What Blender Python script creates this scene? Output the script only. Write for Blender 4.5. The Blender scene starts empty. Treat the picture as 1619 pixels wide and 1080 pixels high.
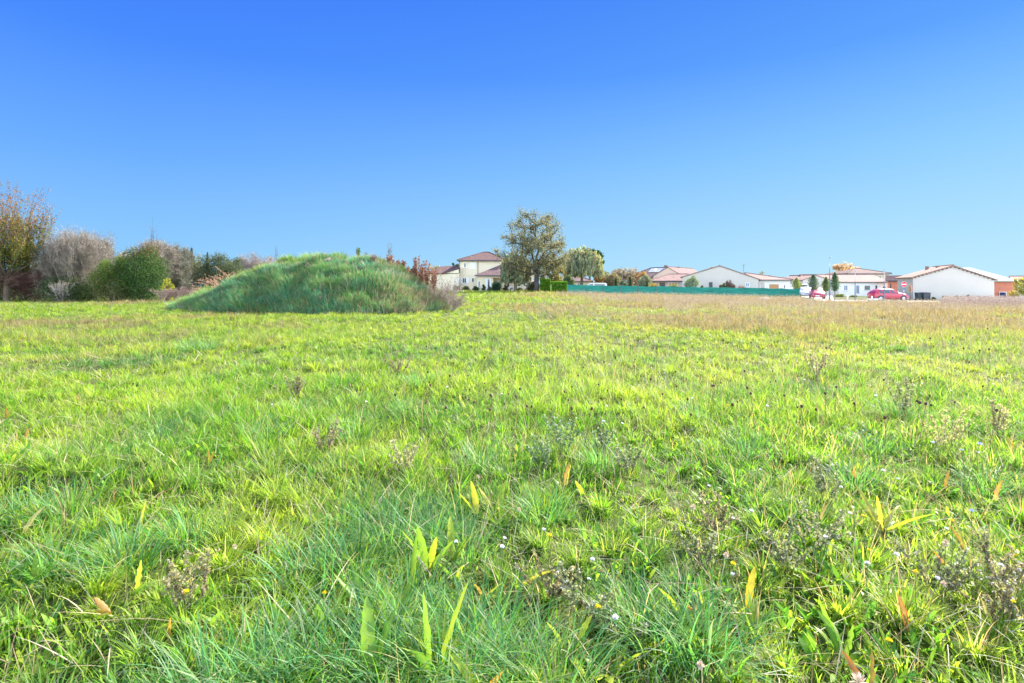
import bpy, math, random
import numpy as np
from mathutils import Vector
R = math.radians
F = 850.0; HZ = 452.0; CX = 809.5; EYE = 1.6          # focal length in photo pixels, horizon row, centre column, eye height
rng = np.random.default_rng(7)
random.seed(7)
sc = bpy.context.scene
col = sc.collection
SUN_AZ, SUN_EL = R(48), R(36)

# ------------------------------------------------------------------ helpers
def tag(o, label=None, cat=None, group=None, kind=None):
    if label: o['label'] = label
    if cat: o['category'] = cat
    if group: o['group'] = group
    if kind: o['kind'] = kind
    return o

def empty(name, loc=(0, 0, 0), rz=0.0, label=None, cat=None, group=None):
    o = bpy.data.objects.new(name, None); col.objects.link(o)
    o.location = loc; o.rotation_euler = (0, 0, rz); o.empty_display_size = .3
    return tag(o, label, cat, group)

def mesh_np(name, V, faces, mat, parent=None, color=None, smooth=False):
    """V (n,3); faces: list of (m,k) index arrays; color (n,3) per vertex."""
    me = bpy.data.meshes.new(name)
    V = np.asarray(V, dtype=np.float32)
    faces = [np.asarray(f, dtype=np.int32) for f in faces if len(f)]
    me.vertices.add(len(V)); me.vertices.foreach_set('co', V.ravel())
    li = np.concatenate([f.ravel() for f in faces])
    lt = np.concatenate([np.full(len(f), f.shape[1], np.int32) for f in faces])
    ls = np.zeros(len(lt), np.int32); ls[1:] = np.cumsum(lt)[:-1]
    me.loops.add(len(li)); me.loops.foreach_set('vertex_index', li)
    me.polygons.add(len(lt)); me.polygons.foreach_set('loop_start', ls); me.polygons.foreach_set('loop_total', lt)
    if smooth: me.polygons.foreach_set('use_smooth', np.ones(len(lt), dtype=bool))
    if color is not None:
        ca = me.color_attributes.new('Col', 'FLOAT_COLOR', 'POINT')
        c4 = np.ones((len(V), 4), np.float32); c4[:, :3] = color
        ca.data.foreach_set('color', c4.ravel())
    me.update(calc_edges=True)
    me.materials.append(mat)
    o = bpy.data.objects.new(name, me); col.objects.link(o)
    if parent: o.parent = parent
    return o

class MB:
    def __init__(s): s.v = []; s.f = []
    def add(s, vs, fs):
        b = len(s.v); s.v += [tuple(v) for v in vs]; s.f += [tuple(i + b for i in f) for f in fs]
    def box(s, a, b):
        x0, y0, z0 = a; x1, y1, z1 = b
        s.add([(x0,y0,z0),(x1,y0,z0),(x1,y1,z0),(x0,y1,z0),(x0,y0,z1),(x1,y0,z1),(x1,y1,z1),(x0,y1,z1)],
              [(0,3,2,1),(4,5,6,7),(0,1,5,4),(1,2,6,5),(2,3,7,6),(3,0,4,7)])
    def slab(s, quad, t):
        """a thick plate: quad of 4 points, extruded straight down by t"""
        q = [tuple(p) for p in quad]; n = len(q)
        lo = [(p[0], p[1], p[2] - t) for p in q]
        s.add(q + lo, [tuple(range(n)), tuple(reversed(range(n, 2*n)))] + [(i, i+n, (i+1) % n + n, (i+1) % n) for i in range(n)])
    def tube(s, pts, rad, n=8, cap=True):
        rings = []
        for i, p in enumerate(pts):
            p = Vector(p); a = Vector(pts[max(i-1, 0)]); b = Vector(pts[min(i+1, len(pts)-1)])
            d = (b - a).normalized(); u = d.orthogonal().normalized() if abs(d.z) < .99 else Vector((1,0,0))
            u = (u - d*u.dot(d)).normalized(); w = d.cross(u)
            r = rad[i] if hasattr(rad, '__len__') else rad
            rings.append([p + (u*math.cos(2*math.pi*k/n) + w*math.sin(2*math.pi*k/n))*r for k in range(n)])
        vs = [v for r in rings for v in r]; fs = []
        for i in range(len(pts)-1):
            for k in range(n):
                fs.append((i*n+k, i*n+(k+1) % n, (i+1)*n+(k+1) % n, (i+1)*n+k))
        if cap: fs += [tuple(reversed(range(n))), tuple(range((len(pts)-1)*n, len(pts)*n))]
        s.add(vs, fs)
    def build(s, name, mat, parent=None, smooth=False, bevel=0):
        me = bpy.data.meshes.new(name); me.from_pydata(s.v, [], s.f); me.update()
        if smooth: me.polygons.foreach_set('use_smooth', [True]*len(me.polygons))
        me.materials.append(mat)
        o = bpy.data.objects.new(name, me); col.objects.link(o)
        if parent: o.parent = parent
        if bevel:
            m = o.modifiers.new('b', 'BEVEL'); m.width = bevel; m.segments = 2; m.limit_method = 'ANGLE'
        return o

def P(px, py, D):
    return ((px - CX)/F*D, D, EYE - (py - HZ)*D/F)

# ------------------------------------------------------------------ noise and terrain
_T = np.random.default_rng(3).random((256, 256))
def noise(x, y, s=1.0, seed=0):
    x = np.asarray(x, float)/s + seed*17.31 + 500; y = np.asarray(y, float)/s + seed*9.77 + 500
    xi = np.floor(x).astype(int); yi = np.floor(y).astype(int)
    fx = x - xi; fy = y - yi; fx = fx*fx*(3-2*fx); fy = fy*fy*(3-2*fy)
    a = _T[xi & 255, yi & 255]; b = _T[(xi+1) & 255, yi & 255]; c = _T[xi & 255, (yi+1) & 255]; d = _T[(xi+1) & 255, (yi+1) & 255]
    return (a*(1-fx) + b*fx)*(1-fy) + (c*(1-fx) + d*fx)*fy - .5
def sstep(a, b, t):
    t = np.clip((t - a)/(b - a), 0, 1); return t*t*(3-2*t)
PXK = [-400, 0, 300, 600, 690, 850, 900, 1262, 1300, 1400, 1619, 2200]
PZK = [.0, .0, .1, .35, .75, .75, .5, -.1, -.2, -.3, -.4, -.45]
def ground_z(x, y, micro=True):
    x = np.asarray(x, float); y = np.asarray(y, float)
    u = x/np.maximum(y, 20)*F + CX
    z = np.interp(u, PXK, PZK)*sstep(25, 75, y)
    if micro:
        k = 1 - .75*sstep(20, 60, y)
        z = z + k*(.09*noise(x, y, .5, 1) + .10*noise(x, y, 1.3, 2) + .07*noise(x, y, 5, 3))
        # a low bank at the front left whose near face lies in shade
        z = z + .20*np.exp(-((x+3.6)/1.2)**2)*sstep(3.85, 4.15, y)*(1 - sstep(4.3, 5.4, y))
    return z
SIL = [(262,486),(300,470),(330,458),(370,441),(400,430),(440,417),(470,407),(500,404),(540,401.5),(570,405),(600,412),(625,421),(650,432),(672,448),(700,470),(740,490)]
MY = 36.0
def mound_h(x, y):
    x = np.asarray(x, float); y = np.asarray(y, float)
    px = x*F/(y*.8 + MY*.2) + CX
    top = -.30 + EYE + (HZ - np.interp(px, [p[0] for p in SIL], [p[1] for p in SIL]))*MY/F
    top = np.where((px < 262) | (px > 740), 0, np.maximum(top, 0))
    w = 1.8 + 4.7*np.sqrt(np.clip(top/3.7, 0, 1)) + .8*noise(x, y*0, 2.2, 8)
    s = np.abs(y - MY - .5*noise(x, y*0, 3, 9))/w
    p = np.clip(1 - s**2.1, 0, 1)**1.15
    lump = 1 + .22*noise(x, y, 1.7, 4) + .18*noise(x, y, .65, 5)
    return top*p*lump

# ------------------------------------------------------------------ materials
def newmat(name):
    m = bpy.data.materials.new(name); m.use_nodes = True
    nt = m.node_tree; nt.nodes.clear()
    return m, nt, nt.nodes.new('ShaderNodeOutputMaterial')
def foliage_mat(name, trans=.5, tint=(1.25, 1.15, .55), rough=.5, spec=.35, coat=0):
    m, nt, out = newmat(name); N = nt.nodes; L = nt.links
    at = N.new('ShaderNodeAttribute'); at.attribute_name = 'Col'
    pb = N.new('ShaderNodeBsdfPrincipled'); pb.inputs['Roughness'].default_value = rough
    pb.inputs['Specular IOR Level'].default_value = spec
    L.new(at.outputs['Color'], pb.inputs['Base Color'])
    if trans > 0:
        mul = N.new('ShaderNodeMix'); mul.data_type = 'RGBA'; mul.blend_type = 'MULTIPLY'; mul.inputs[0].default_value = 1
        L.new(at.outputs['Color'], mul.inputs[6]); mul.inputs[7].default_value = (*tint, 1)
        tr = N.new('ShaderNodeBsdfTranslucent'); L.new(mul.outputs[2], tr.inputs['Color'])
        mx = N.new('ShaderNodeMixShader'); mx.inputs[0].default_value = trans
        L.new(pb.outputs[0], mx.inputs[1]); L.new(tr.outputs[0], mx.inputs[2]); L.new(mx.outputs[0], out.inputs[0])
    else: L.new(pb.outputs[0], out.inputs[0])
    return m
def plain(name, c, rough=.6, metal=0, spec=.5, var=.12, scale=3.0, bump=0, coat=0, bscale=None):
    m, nt, out = newmat(name); N = nt.nodes; L = nt.links
    pb = N.new('ShaderNodeBsdfPrincipled'); pb.inputs['Roughness'].default_value = rough
    pb.inputs['Metallic'].default_value = metal; pb.inputs['Specular IOR Level'].default_value = spec
    pb.inputs['Coat Weight'].default_value = coat; pb.inputs['Coat Roughness'].default_value = .28
    tc = N.new('ShaderNodeTexCoord')
    nz = N.new('ShaderNodeTexNoise'); nz.inputs['Scale'].default_value = scale; nz.inputs['Detail'].default_value = 6
    L.new(tc.outputs['Object'], nz.inputs['Vector'])
    cr = N.new('ShaderNodeValToRGB'); cr.color_ramp.elements[0].position = .3; cr.color_ramp.elements[1].position = .7
    cr.color_ramp.elements[0].color = (*[max(0, v*(1-var)) for v in c], 1)
    cr.color_ramp.elements[1].color = (*[min(1, v*(1+var*.6)) for v in c], 1)
    L.new(nz.outputs['Fac'], cr.inputs[0]); L.new(cr.outputs[0], pb.inputs['Base Color'])
    if bump:
        b = N.new('ShaderNodeBump'); b.inputs['Strength'].default_value = bump; b.inputs['Distance'].default_value = .02
        n2 = N.new('ShaderNodeTexNoise'); n2.inputs['Scale'].default_value = bscale or scale*8; n2.inputs['Detail'].default_value = 4
        L.new(tc.outputs['Object'], n2.inputs['Vector']); L.new(n2.outputs['Fac'], b.inputs['Height']); L.new(b.outputs[0], pb.inputs['Normal'])
    L.new(pb.outputs[0], out.inputs[0]); return m
def roof_mat(name, c, c2):
    m, nt, out = newmat(name); N = nt.nodes; L = nt.links
    pb = N.new('ShaderNodeBsdfPrincipled'); pb.inputs['Roughness'].default_value = .85; pb.inputs['Specular IOR Level'].default_value = .12
    tc = N.new('ShaderNodeTexCoord')
    br = N.new('ShaderNodeTexBrick'); br.inputs['Scale'].default_value = 1.0; br.offset = .5
    br.inputs['Brick Width'].default_value = .28; br.inputs['Row Height'].default_value = .34; br.inputs['Mortar Size'].default_value = .02
    br.inputs['Color1'].default_value = (*c, 1); br.inputs['Color2'].default_value = (*c2, 1); br.inputs['Mortar'].default_value = (*[v*.45 for v in c], 1)
    br.inputs['Bias'].default_value = -.1
    L.new(tc.outputs['Object'], br.inputs['Vector'])
    nz = N.new('ShaderNodeTexNoise'); nz.inputs['Scale'].default_value = 1.1; nz.inputs['Detail'].default_value = 6
    L.new(tc.outputs['Object'], nz.inputs['Vector'])
    mp = N.new('ShaderNodeMapRange'); mp.inputs[3].default_value = .75; mp.inputs[4].default_value = 1.25
    L.new(nz.outputs['Fac'], mp.inputs[0])
    mx = N.new('ShaderNodeMix'); mx.data_type = 'RGBA'; mx.blend_type = 'MULTIPLY'; mx.inputs[0].default_value = 1
    L.new(br.outputs[0], mx.inputs[6]); L.new(mp.outputs[0], mx.inputs[7]); L.new(mx.outputs[2], pb.inputs['Base Color'])
    bp = N.new('ShaderNodeBump'); bp.inputs['Strength'].default_value = .6; bp.inputs['Distance'].default_value = .03
    L.new(br.outputs['Fac'], bp.inputs['Height']); bp.invert = True; L.new(bp.outputs[0], pb.inputs['Normal'])
    L.new(pb.outputs[0], out.inputs[0]); return m

M = {}
M['grass'] = foliage_mat('grass_blades', .60, (1.12, 1.12, .62), .45, .35)
M['moundgrass'] = foliage_mat('mound_grass', .25, (1.05, 1.1, .7), .6, .2)
M['leaf'] = foliage_mat('tree_leaves', .4, (1.2, 1.1, .6), .6, .1)
M['dry'] = foliage_mat('dry_stalks', .3, (1.1, 1, .8), .8, .1)
M['wood'] = foliage_mat('bark', 0, rough=.9, spec=.1)
M['flower'] = foliage_mat('petals', .35, (1, 1, 1), .7, .1)
M['cream'] = plain('cream_render', (.76, .66, .48), .9, var=.05, scale=.8, bump=.2)
M['white'] = plain('white_render', (.54, .495, .445), .9, var=.04, scale=.6, bump=.2)  # white render toned down, as the open gables catch more light
M['white2'] = plain('eave_lifted_white_render', (.80, .78, .76), .9, var=.04, scale=.6, bump=.2)  # same white lightened in colour to offset the shade under the eaves
M['pinkwall'] = plain('peach_render', (.60, .44, .35), .9, var=.05, scale=.6)
M['brick'] = plain('terracotta_block', (.60, .20, .12), .85, var=.18, scale=2, bump=.2)
M['shutter'] = plain('white_shutter', (.78, .80, .82), .5, var=.03)
M['blueshut'] = plain('grey_blue_joinery', (.22, .27, .36), .5, var=.08)
M['dark'] = plain('dark_joinery', (.05, .055, .065), .45, var=.1)
M['beige'] = plain('beige_shutter', (.62, .52, .46), .6, var=.06)
M['woodpanel'] = plain('orange_timber', (.52, .27, .12), .6, var=.15, scale=4)
M['glass'] = plain('window_glass', (.06, .08, .10), .06, spec=.8, var=.2)
M['metalgrey'] = plain('painted_grey_metal', (.13, .14, .16), .4, .3, var=.08)
M['zinc'] = plain('pale_metal', (.55, .57, .58), .35, .6, var=.06)
M['roofbrown'] = roof_mat('brown_roof_tiles', (.13, .08, .075), (.18, .11, .10))
M['roofpink'] = roof_mat('pink_roof_tiles', (.27, .17, .15), (.33, .215, .19))
M['roofmauve'] = roof_mat('mauve_roof_tiles', (.17, .11, .11), (.23, .15, .14))
M['rooforange'] = roof_mat('orange_roof_tiles', (.28, .17, .14), (.34, .215, .175))
M['roofgreen'] = plain('green_grey_sheet_roof', (.24, .31, .29), .8, 0, .1, var=.08, scale=1)
M['solar'] = plain('solar_glass', (.45, .47, .50), .12, spec=.9, var=.05)
M['road'] = plain('pale_road', (.42, .40, .37), .9, var=.1, scale=1.5, bump=.3)
M['concrete'] = plain('pale_concrete', (.62, .62, .60), .85, var=.1, scale=5, bump=.2)
M['redcar'] = plain('red_car_paint', (.42, .01, .045), .4, coat=1, var=.04)
M['whitecar'] = plain('white_car_paint', (.78, .78, .78), .3, coat=1, var=.02)
M['tyre'] = plain('tyre_rubber', (.02, .02, .022), .8, var=.1)
M['signred'] = plain('sign_red', (.62, .01, .03), .45, var=.03)
M['signwhite'] = plain('sign_white', (.85, .85, .85), .45, var=.02)
M['signblue'] = plain('sign_blue', (.06, .13, .24), .45, var=.05)
M['greenplastic'] = plain('bin_green_black', (.03, .05, .055), .5, var=.1)
M['blueobj'] = plain('blue_plastic', (.05, .20, .55), .4, var=.1)
M['navy'] = plain('navy_cloth', (.04, .05, .16), .8, var=.2, scale=6)
M['planks'] = plain('white_planks', (.78, .78, .75), .7, var=.1, scale=5)

# woven windbreak net for the fence
m, nt, out = newmat('green_mesh_net'); N = nt.nodes; L = nt.links
pb = N.new('ShaderNodeBsdfPrincipled'); pb.inputs['Roughness'].default_value = .6
tc = N.new('ShaderNodeTexCoord'); nz = N.new('ShaderNodeTexNoise'); nz.inputs['Scale'].default_value = 1.3; nz.inputs['Detail'].default_value = 5
mpg = N.new('ShaderNodeMapping'); mpg.inputs['Scale'].default_value = (.5, .5, 6)
L.new(tc.outputs['Object'], mpg.inputs[0]); L.new(mpg.outputs[0], nz.inputs['Vector'])
cr = N.new('ShaderNodeValToRGB'); cr.color_ramp.elements[0].color = (.01, .21, .16, 1); cr.color_ramp.elements[1].color = (.02, .33, .26, 1)
cr.color_ramp.elements[0].position = .35; cr.color_ramp.elements[1].position = .65
L.new(nz.outputs['Fac'], cr.inputs[0]); L.new(cr.outputs[0], pb.inputs['Base Color'])
tr = N.new('ShaderNodeBsdfTranslucent'); L.new(cr.outputs[0], tr.inputs['Color'])
mx = N.new('ShaderNodeMixShader'); mx.inputs[0].default_value = .35
L.new(pb.outputs[0], mx.inputs[1]); L.new(tr.outputs[0], mx.inputs[2]); L.new(mx.outputs[0], out.inputs[0])
M['net'] = m
# soil and thatch under the grass
m, nt, out = newmat('meadow_soil'); N = nt.nodes; L = nt.links
pb = N.new('ShaderNodeBsdfPrincipled'); pb.inputs['Roughness'].default_value = .95; pb.inputs['Specular IOR Level'].default_value = .1
tc = N.new('ShaderNodeTexCoord'); nz = N.new('ShaderNodeTexNoise'); nz.inputs['Scale'].default_value = .5; nz.inputs['Detail'].default_value = 12; nz.inputs['Roughness'].default_value = .75
L.new(tc.outputs['Object'], nz.inputs['Vector'])
cr = N.new('ShaderNodeValToRGB'); cr.color_ramp.elements[0].color = (.045, .06, .02, 1); cr.color_ramp.elements[1].color = (.10, .125, .035, 1)
cr.color_ramp.elements[0].position = .35; cr.color_ramp.elements[1].position = .65
L.new(nz.outputs['Fac'], cr.inputs[0]); L.new(cr.outputs[0], pb.inputs['Base Color']); L.new(pb.outputs[0], out.inputs[0])
M['soil'] = m

# ------------------------------------------------------------------ plant builders
def frame_of(d):
    d = d/np.maximum(np.linalg.norm(d, axis=1, keepdims=True), 1e-9)
    ref = np.where(np.abs(d[:, 2:3]) > .9, np.array([[1., 0, 0]]), np.array([[0., 0, 1]]))
    u = np.cross(d, ref); u /= np.maximum(np.linalg.norm(u, axis=1, keepdims=True), 1e-9)
    return d, u, np.cross(d, u)
def segs_mesh(S, color, n=5):
    """S (k,8): p0 p1 r0 r1 -> prisms"""
    S = np.asarray(S, float); k = len(S)
    d, u, w = frame_of(S[:, 3:6] - S[:, :3])
    a = np.arange(n)*2*math.pi/n
    ring = u[:, None]*np.cos(a)[None, :, None] + w[:, None]*np.sin(a)[None, :, None]
    V = np.concatenate([S[:, None, :3] + ring*S[:, 6, None, None], S[:, None, 3:6] + d[:, None]*S[:, 7, None, None]*.5 + ring*S[:, 7, None, None]], 1)
    b = (np.arange(k)*2*n)[:, None]; i = np.arange(n)[None]; j = (i+1) % n
    Fq = np.stack([b+i, b+j, b+j+n, b+i+n], -1).reshape(-1, 4)
    c = np.asarray(color, float)
    C = np.broadcast_to(c, (k, 3)) if c.ndim == 1 else c
    C = C*rng.uniform(.8, 1.2, (k, 1))
    return V.reshape(-1, 3), Fq, np.repeat(C, 2*n, 0)
def leaves_mesh(C, size, colr, aspect=1.7, nrm=None, jitter=1.0):
    """diamond leaves at C (n,3)"""
    n = len(C); size = np.broadcast_to(size, (n,))
    d = rng.normal(size=(n, 3))
    if nrm is not None: d = d*jitter + nrm
    d, u, w = frame_of(d)
    a = rng.uniform(0, 2*math.pi, n)[:, None]
    e = u*np.cos(a) + w*np.sin(a); f = np.cross(d, e)
    s = size[:, None]
    V = np.stack([C - e*s*.5*aspect**.5, C + f*s*.32 + d*s*.08, C + e*s*.5*aspect**.5, C - f*s*.32 + d*s*.08], 1).reshape(-1, 3)
    return V, np.arange(4*n).reshape(-1, 4), np.repeat(colr, 4, 0)
def pick(pal, n, w=None, jit=.25):
    pal = np.asarray(pal, float); w = None if w is None else np.asarray(w, float)/sum(w)
    i = rng.choice(len(pal), n, p=w)
    return pal[i]*rng.uniform(1-jit, 1+jit, (n, 1))*rng.uniform(.92, 1.08, (n, 3))
def skeleton(trunk_h, H, W, mains=6, depth=3, spread=.5, up=.25, r0=.2, kids=(2, 3), first=.35, lean=0., seed=1, stems=1, shrink=.72):
    rs = np.random.default_rng(seed)
    S = []; tips = []
    def grow(p, d, Ln, r, dep):
        for k in range(3):
            d = d + rs.normal(size=3)*.13 + np.array([0, 0, up*.25]); d /= np.linalg.norm(d)
            q = p + d*Ln/3; rr = r*(1-.12)
            S.append([*p, *q, r, rr]); p, r = q, rr
            if dep <= 1: tips.append(p)
            if k == 1 and dep > 0 and rs.random() < .6:
                dd = d + rs.normal(size=3)*spread*1.2; dd /= np.linalg.norm(dd); grow(p, dd, Ln*.6, r*.5, dep-1)
        if dep > 0:
            for _ in range(rs.integers(kids[0], kids[1]+1)):
                dd = d + rs.normal(size=3)*spread + np.array([0, 0, up]); dd /= np.linalg.norm(dd)
                grow(p, dd, Ln*shrink*rs.uniform(.8, 1.15), r*.66, dep-1)
    for st in range(stems):
        p = np.zeros(3) if stems == 1 else np.array([*rs.normal(size=2)*W*.10, 0])
        d = np.array([lean, 0, 1.]) if stems == 1 else np.array([*rs.normal(size=2)*.35, 1.])
        k = 4
        for j in range(k):
            q = p + d/np.linalg.norm(d)*trunk_h/k + np.array([*rs.normal(size=2)*.02*trunk_h, 0])
            S.append([*p, *q, r0*(1.15-.12*j if j else 1.35), r0*(1.15-.12*(j+1))]); p = q
            if j >= k-2:
                for mm in range(mains//2):
                    a = rs.uniform(0, 2*math.pi); e = rs.uniform(.35, 1.0)
                    dd = np.array([math.cos(a)*e, math.sin(a)*e, 1.0]); dd /= np.linalg.norm(dd)
                    grow(p, dd, (H-trunk_h)*first*rs.uniform(.8, 1.1), r0*.5, depth)
    S = np.array(S); tips = np.array(tips)
    # scale everything above the trunk to the wanted height and spread
    zt = np.percentile(tips[:, 2], 99.5)
    rad = np.percentile(np.hypot(tips[:, 0], tips[:, 1]), 97)
    def sc_(p):
        p = p.copy(); z = p[:, 2]
        k = np.clip((z - trunk_h*.3)/(trunk_h*.7+.01), 0, 1)
        f = 1 + (W/2/rad - 1)*k
        p[:, 0] *= f; p[:, 1] *= f
        p[:, 2] = np.where(z > trunk_h, trunk_h + (z-trunk_h)*(H-trunk_h)/(zt-trunk_h), z)
        return p
    S[:, :3] = sc_(S[:, :3]); S[:, 3:6] = sc_(S[:, 3:6]); tips = sc_(tips)
    return S, tips

def finish_tree(name, base, label, cat, group, S, LC, lsize, lcol, bark=(.10, .08, .065), aspect=1.7, trunk_name='trunk', crown_name='crown', leafmat='leaf', split=True, nside=5):
    root = empty(name, base, 0, label, cat, group)
    if S is not None and len(S):
        V, Fq, C = segs_mesh(S, bark, nside)
        mesh_np(trunk_name, V, [Fq], M['wood'], root, C, smooth=True)
    if LC is not None and len(LC):
        V, Fq, C = leaves_mesh(LC, lsize, lcol, aspect)
        mesh_np(crown_name, V, [Fq], M[leafmat], root, C)
    return root
def crown_tree(H, W, zlow, nt=120, seed=1, r0=.2, trunk_h=None, shape=1.0, squash=.85):
    """limbs grown greedily from the trunk to points spread through a dome-shaped crown"""
    rs = np.random.default_rng(seed); trunk_h = trunk_h or zlow*1.25; cz = zlow + (H-zlow)*.42
    nodes = [np.array([0, 0, -.1])]; par = [-1]; path = [0.]
    k = 6
    for i in range(1, k+1): nodes.append(np.array([*(rs.normal(size=2)*.02*trunk_h*(i > 1)), trunk_h*i/k])); par.append(len(nodes)-2); path.append(trunk_h*i/k)
    top = nodes[-1]
    for i in range(1, 6): nodes.append(top*np.array([1, 1, 1]) + np.array([*rs.normal(size=2)*.03*H, (H-trunk_h)*.75*i/6])); par.append(len(nodes)-2); path.append(path[-1]+(H-trunk_h)*.12)
    T = []
    while len(T) < nt:
        d = rs.normal(size=3); d /= np.linalg.norm(d); q = d*rs.random()**.28
        lob = 1 + .16*math.sin(3*math.atan2(d[1], d[0])+seed)+.13*math.sin(5*d[2]+seed*2)
        p = np.array([q[0]*W/2*lob, q[1]*W/2*lob*.9, cz + (q[2]*(H-cz) if q[2] > 0 else q[2]*(cz-zlow))*min(lob, 1.05)]); T.append(p)
    T.sort(key=lambda p: np.linalg.norm(p-np.array([0, 0, trunk_h])))
    tips = []
    for p in T:
        A = np.array(nodes[4:]); pl = np.array(path[4:]); dv = p-A; dist = np.linalg.norm(dv, axis=1)
        up = np.where(dv[:, 2] < 0, 1+1.6*(-dv[:, 2])/np.maximum(dist, .1), 1)
        j = int(np.argmin(dist*up + .35*pl)) + 4; a = nodes[j]; L_ = np.linalg.norm(p-a); m_ = max(2, int(L_/(.07*H))); prev = j
        sag = np.array([0, 0, .18*L_]); side = rs.normal(size=3)*.07*L_
        for i in range(1, m_+1):
            t = i/m_; q = a+(p-a)*t + (side-sag*.5)*math.sin(math.pi*t) + rs.normal(size=3)*.012*L_
            nodes.append(q); par.append(prev); path.append(path[prev]+L_/m_); prev = len(nodes)-1
            if t > .45: tips.append(q)
    w_ = np.zeros(len(nodes))
    kids = np.zeros(len(nodes), int)
    for i in range(len(nodes)-1, 0, -1):
        if w_[i] == 0: w_[i] = 1
        w_[par[i]] += w_[i]
    rad = np.maximum(r0*(w_/w_[1])**.48, .012)
    S = [[*nodes[par[i]], *nodes[i], rad[par[i]] if par[i] and rad[par[i]] < rad[i]*1.6 else rad[i]*1.15, rad[i]] for i in range(1, len(nodes))]
    tips = np.array(tips)
    tw = np.repeat(tips, 3, 0); d = rs.normal(size=tw.shape); d[:, 2] += .3; d /= np.linalg.norm(d, axis=1, keepdims=True)
    e = tw + d*rs.uniform(.4, 1.0, (len(tw), 1))*W*.055
    S = np.concatenate([np.array(S), np.concatenate([tw, e, np.full((len(tw), 1), .012), np.full((len(tw), 1), .006)], 1)])
    return S, np.concatenate([tips, e])
def broadleaf(name, px, D, top, wpx, base_py, pal, label, cat='tree', group=None, w=None, leaf=.16, per=9, clump=.28, trunk=.3, depth=3, mains=6, bark=(.10,.08,.065), seed=1, spread=.5, up=.25, z0=None, r0=None, zcol=None, keep=1.0):
    x = (px-CX)/F*D; z = float(ground_z(x, D)) if z0 is None else z0
    H = EYE + (HZ-top)*D/F - z; W = wpx*D/F
    S, tips = crown_tree(H*.97, W*.93, H*trunk, {4: 190, 3: 70}.get(depth, 70), seed, r0 or H*.02)
    if keep < 1: tips = tips[rng.random(len(tips)) < keep]
    n = len(tips)*per
    C = np.repeat(tips, per, 0) + rng.normal(size=(n, 3))*clump*W/9
    C[:, 2] = np.maximum(C[:, 2], .15)
    colr = pick(pal, n, w)
    if zcol is not None:      # leaves turn with height
        t = np.clip((C[:, 2]/H - zcol[0])/(zcol[1]-zcol[0]) + rng.normal(size=n)*.22, 0, 1)[:, None]
        colr = np.where(rng.random((n, 1)) < t, pick(zcol[2], n), colr)
    return finish_tree(name, (x, D, z-.03), label, cat, group, S, C, leaf*rng.uniform(.7, 1.3, n), colr, bark)
def shrub(name, px, D, top, wpx, pal, label, cat='shrub', group=None, w=None, leaf=.11, n=5000, lumps=9, z0=None, bottom=0., bark=(.09,.07,.055), depthf=.8, seed=0, shape=1.0, zcol=None, aspect=1.7):
    rs = np.random.default_rng(seed + abs(int(px)))
    x = (px-CX)/F*D; z = float(ground_z(x, D)) if z0 is None else z0
    H = EYE + (HZ-top)*D/F - z; W = wpx*D/F; Dp = W*depthf
    cen = []; rad = []
    for i in range(lumps):
        t = (i+.5)/lumps; h = H*(bottom + (1-bottom)*(.12 + .76*t))
        wid = (1 - shape*abs(t-.4)**1.8*1.4)
        a = i*2.4 + rs.random()
        q = W*.27*wid; cen.append([math.cos(a)*q, math.sin(a)*q*Dp/W, h]); rad.append(max(.18, min(W*.27*max(wid, .35), H*.5))*rs.uniform(.8, 1.15))
    cen = np.array(cen); rad = np.array(rad)
    k = rs.choice(lumps, n, p=rad**2/np.sum(rad**2))
    d = rs.normal(size=(n, 3)); d /= np.linalg.norm(d, axis=1, keepdims=True)
    rr = rad[k]*(rs.random(n)**.35)*(1 + .25*rs.normal(size=n)*.5)
    # tufted outline
    tuft = np.sin(d[:, 0]*7 + k)*np.sin(d[:, 1]*6+k*2)*np.sin(d[:, 2]*7)
    C = cen[k] + d*(rr*(1+.22*tuft))[:, None]*np.array([1, Dp/W, 1])
    C[:, 2] = np.clip(C[:, 2], .03, H*1.04)
    S = []
    for c, r_ in zip(cen, rad):
        m_ = np.array([c[0]*.45, c[1]*.45, c[2]*.5]); b_ = np.array([c[0]*.15, c[1]*.15, -.05])
        S.append([*b_, *m_, .035*H**.5, .025*H**.5]); S.append([*m_, *c, .025*H**.5, .012*H**.5])
        for _ in range(5):
            e = rs.normal(size=3); e /= np.linalg.norm(e); e[2] = abs(e[2]); S.append([*c, *(c+e*r_*.95), .012*H**.5, .004])
    colr = pick(pal, n, w)
    if zcol is not None:
        t = np.clip((C[:, 2]/H - zcol[0])/(zcol[1]-zcol[0]) + rng.normal(size=n)*.2, 0, 1)[:, None]
        colr = np.where(rng.random((n, 1)) < t, pick(zcol[2], n), colr)
    return finish_tree(name, (x, D, z-.03), label, cat, group, np.array(S), C, leaf*rs.uniform(.7, 1.35, n), colr, bark, trunk_name='stem', crown_name='foliage', aspect=aspect)
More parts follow.
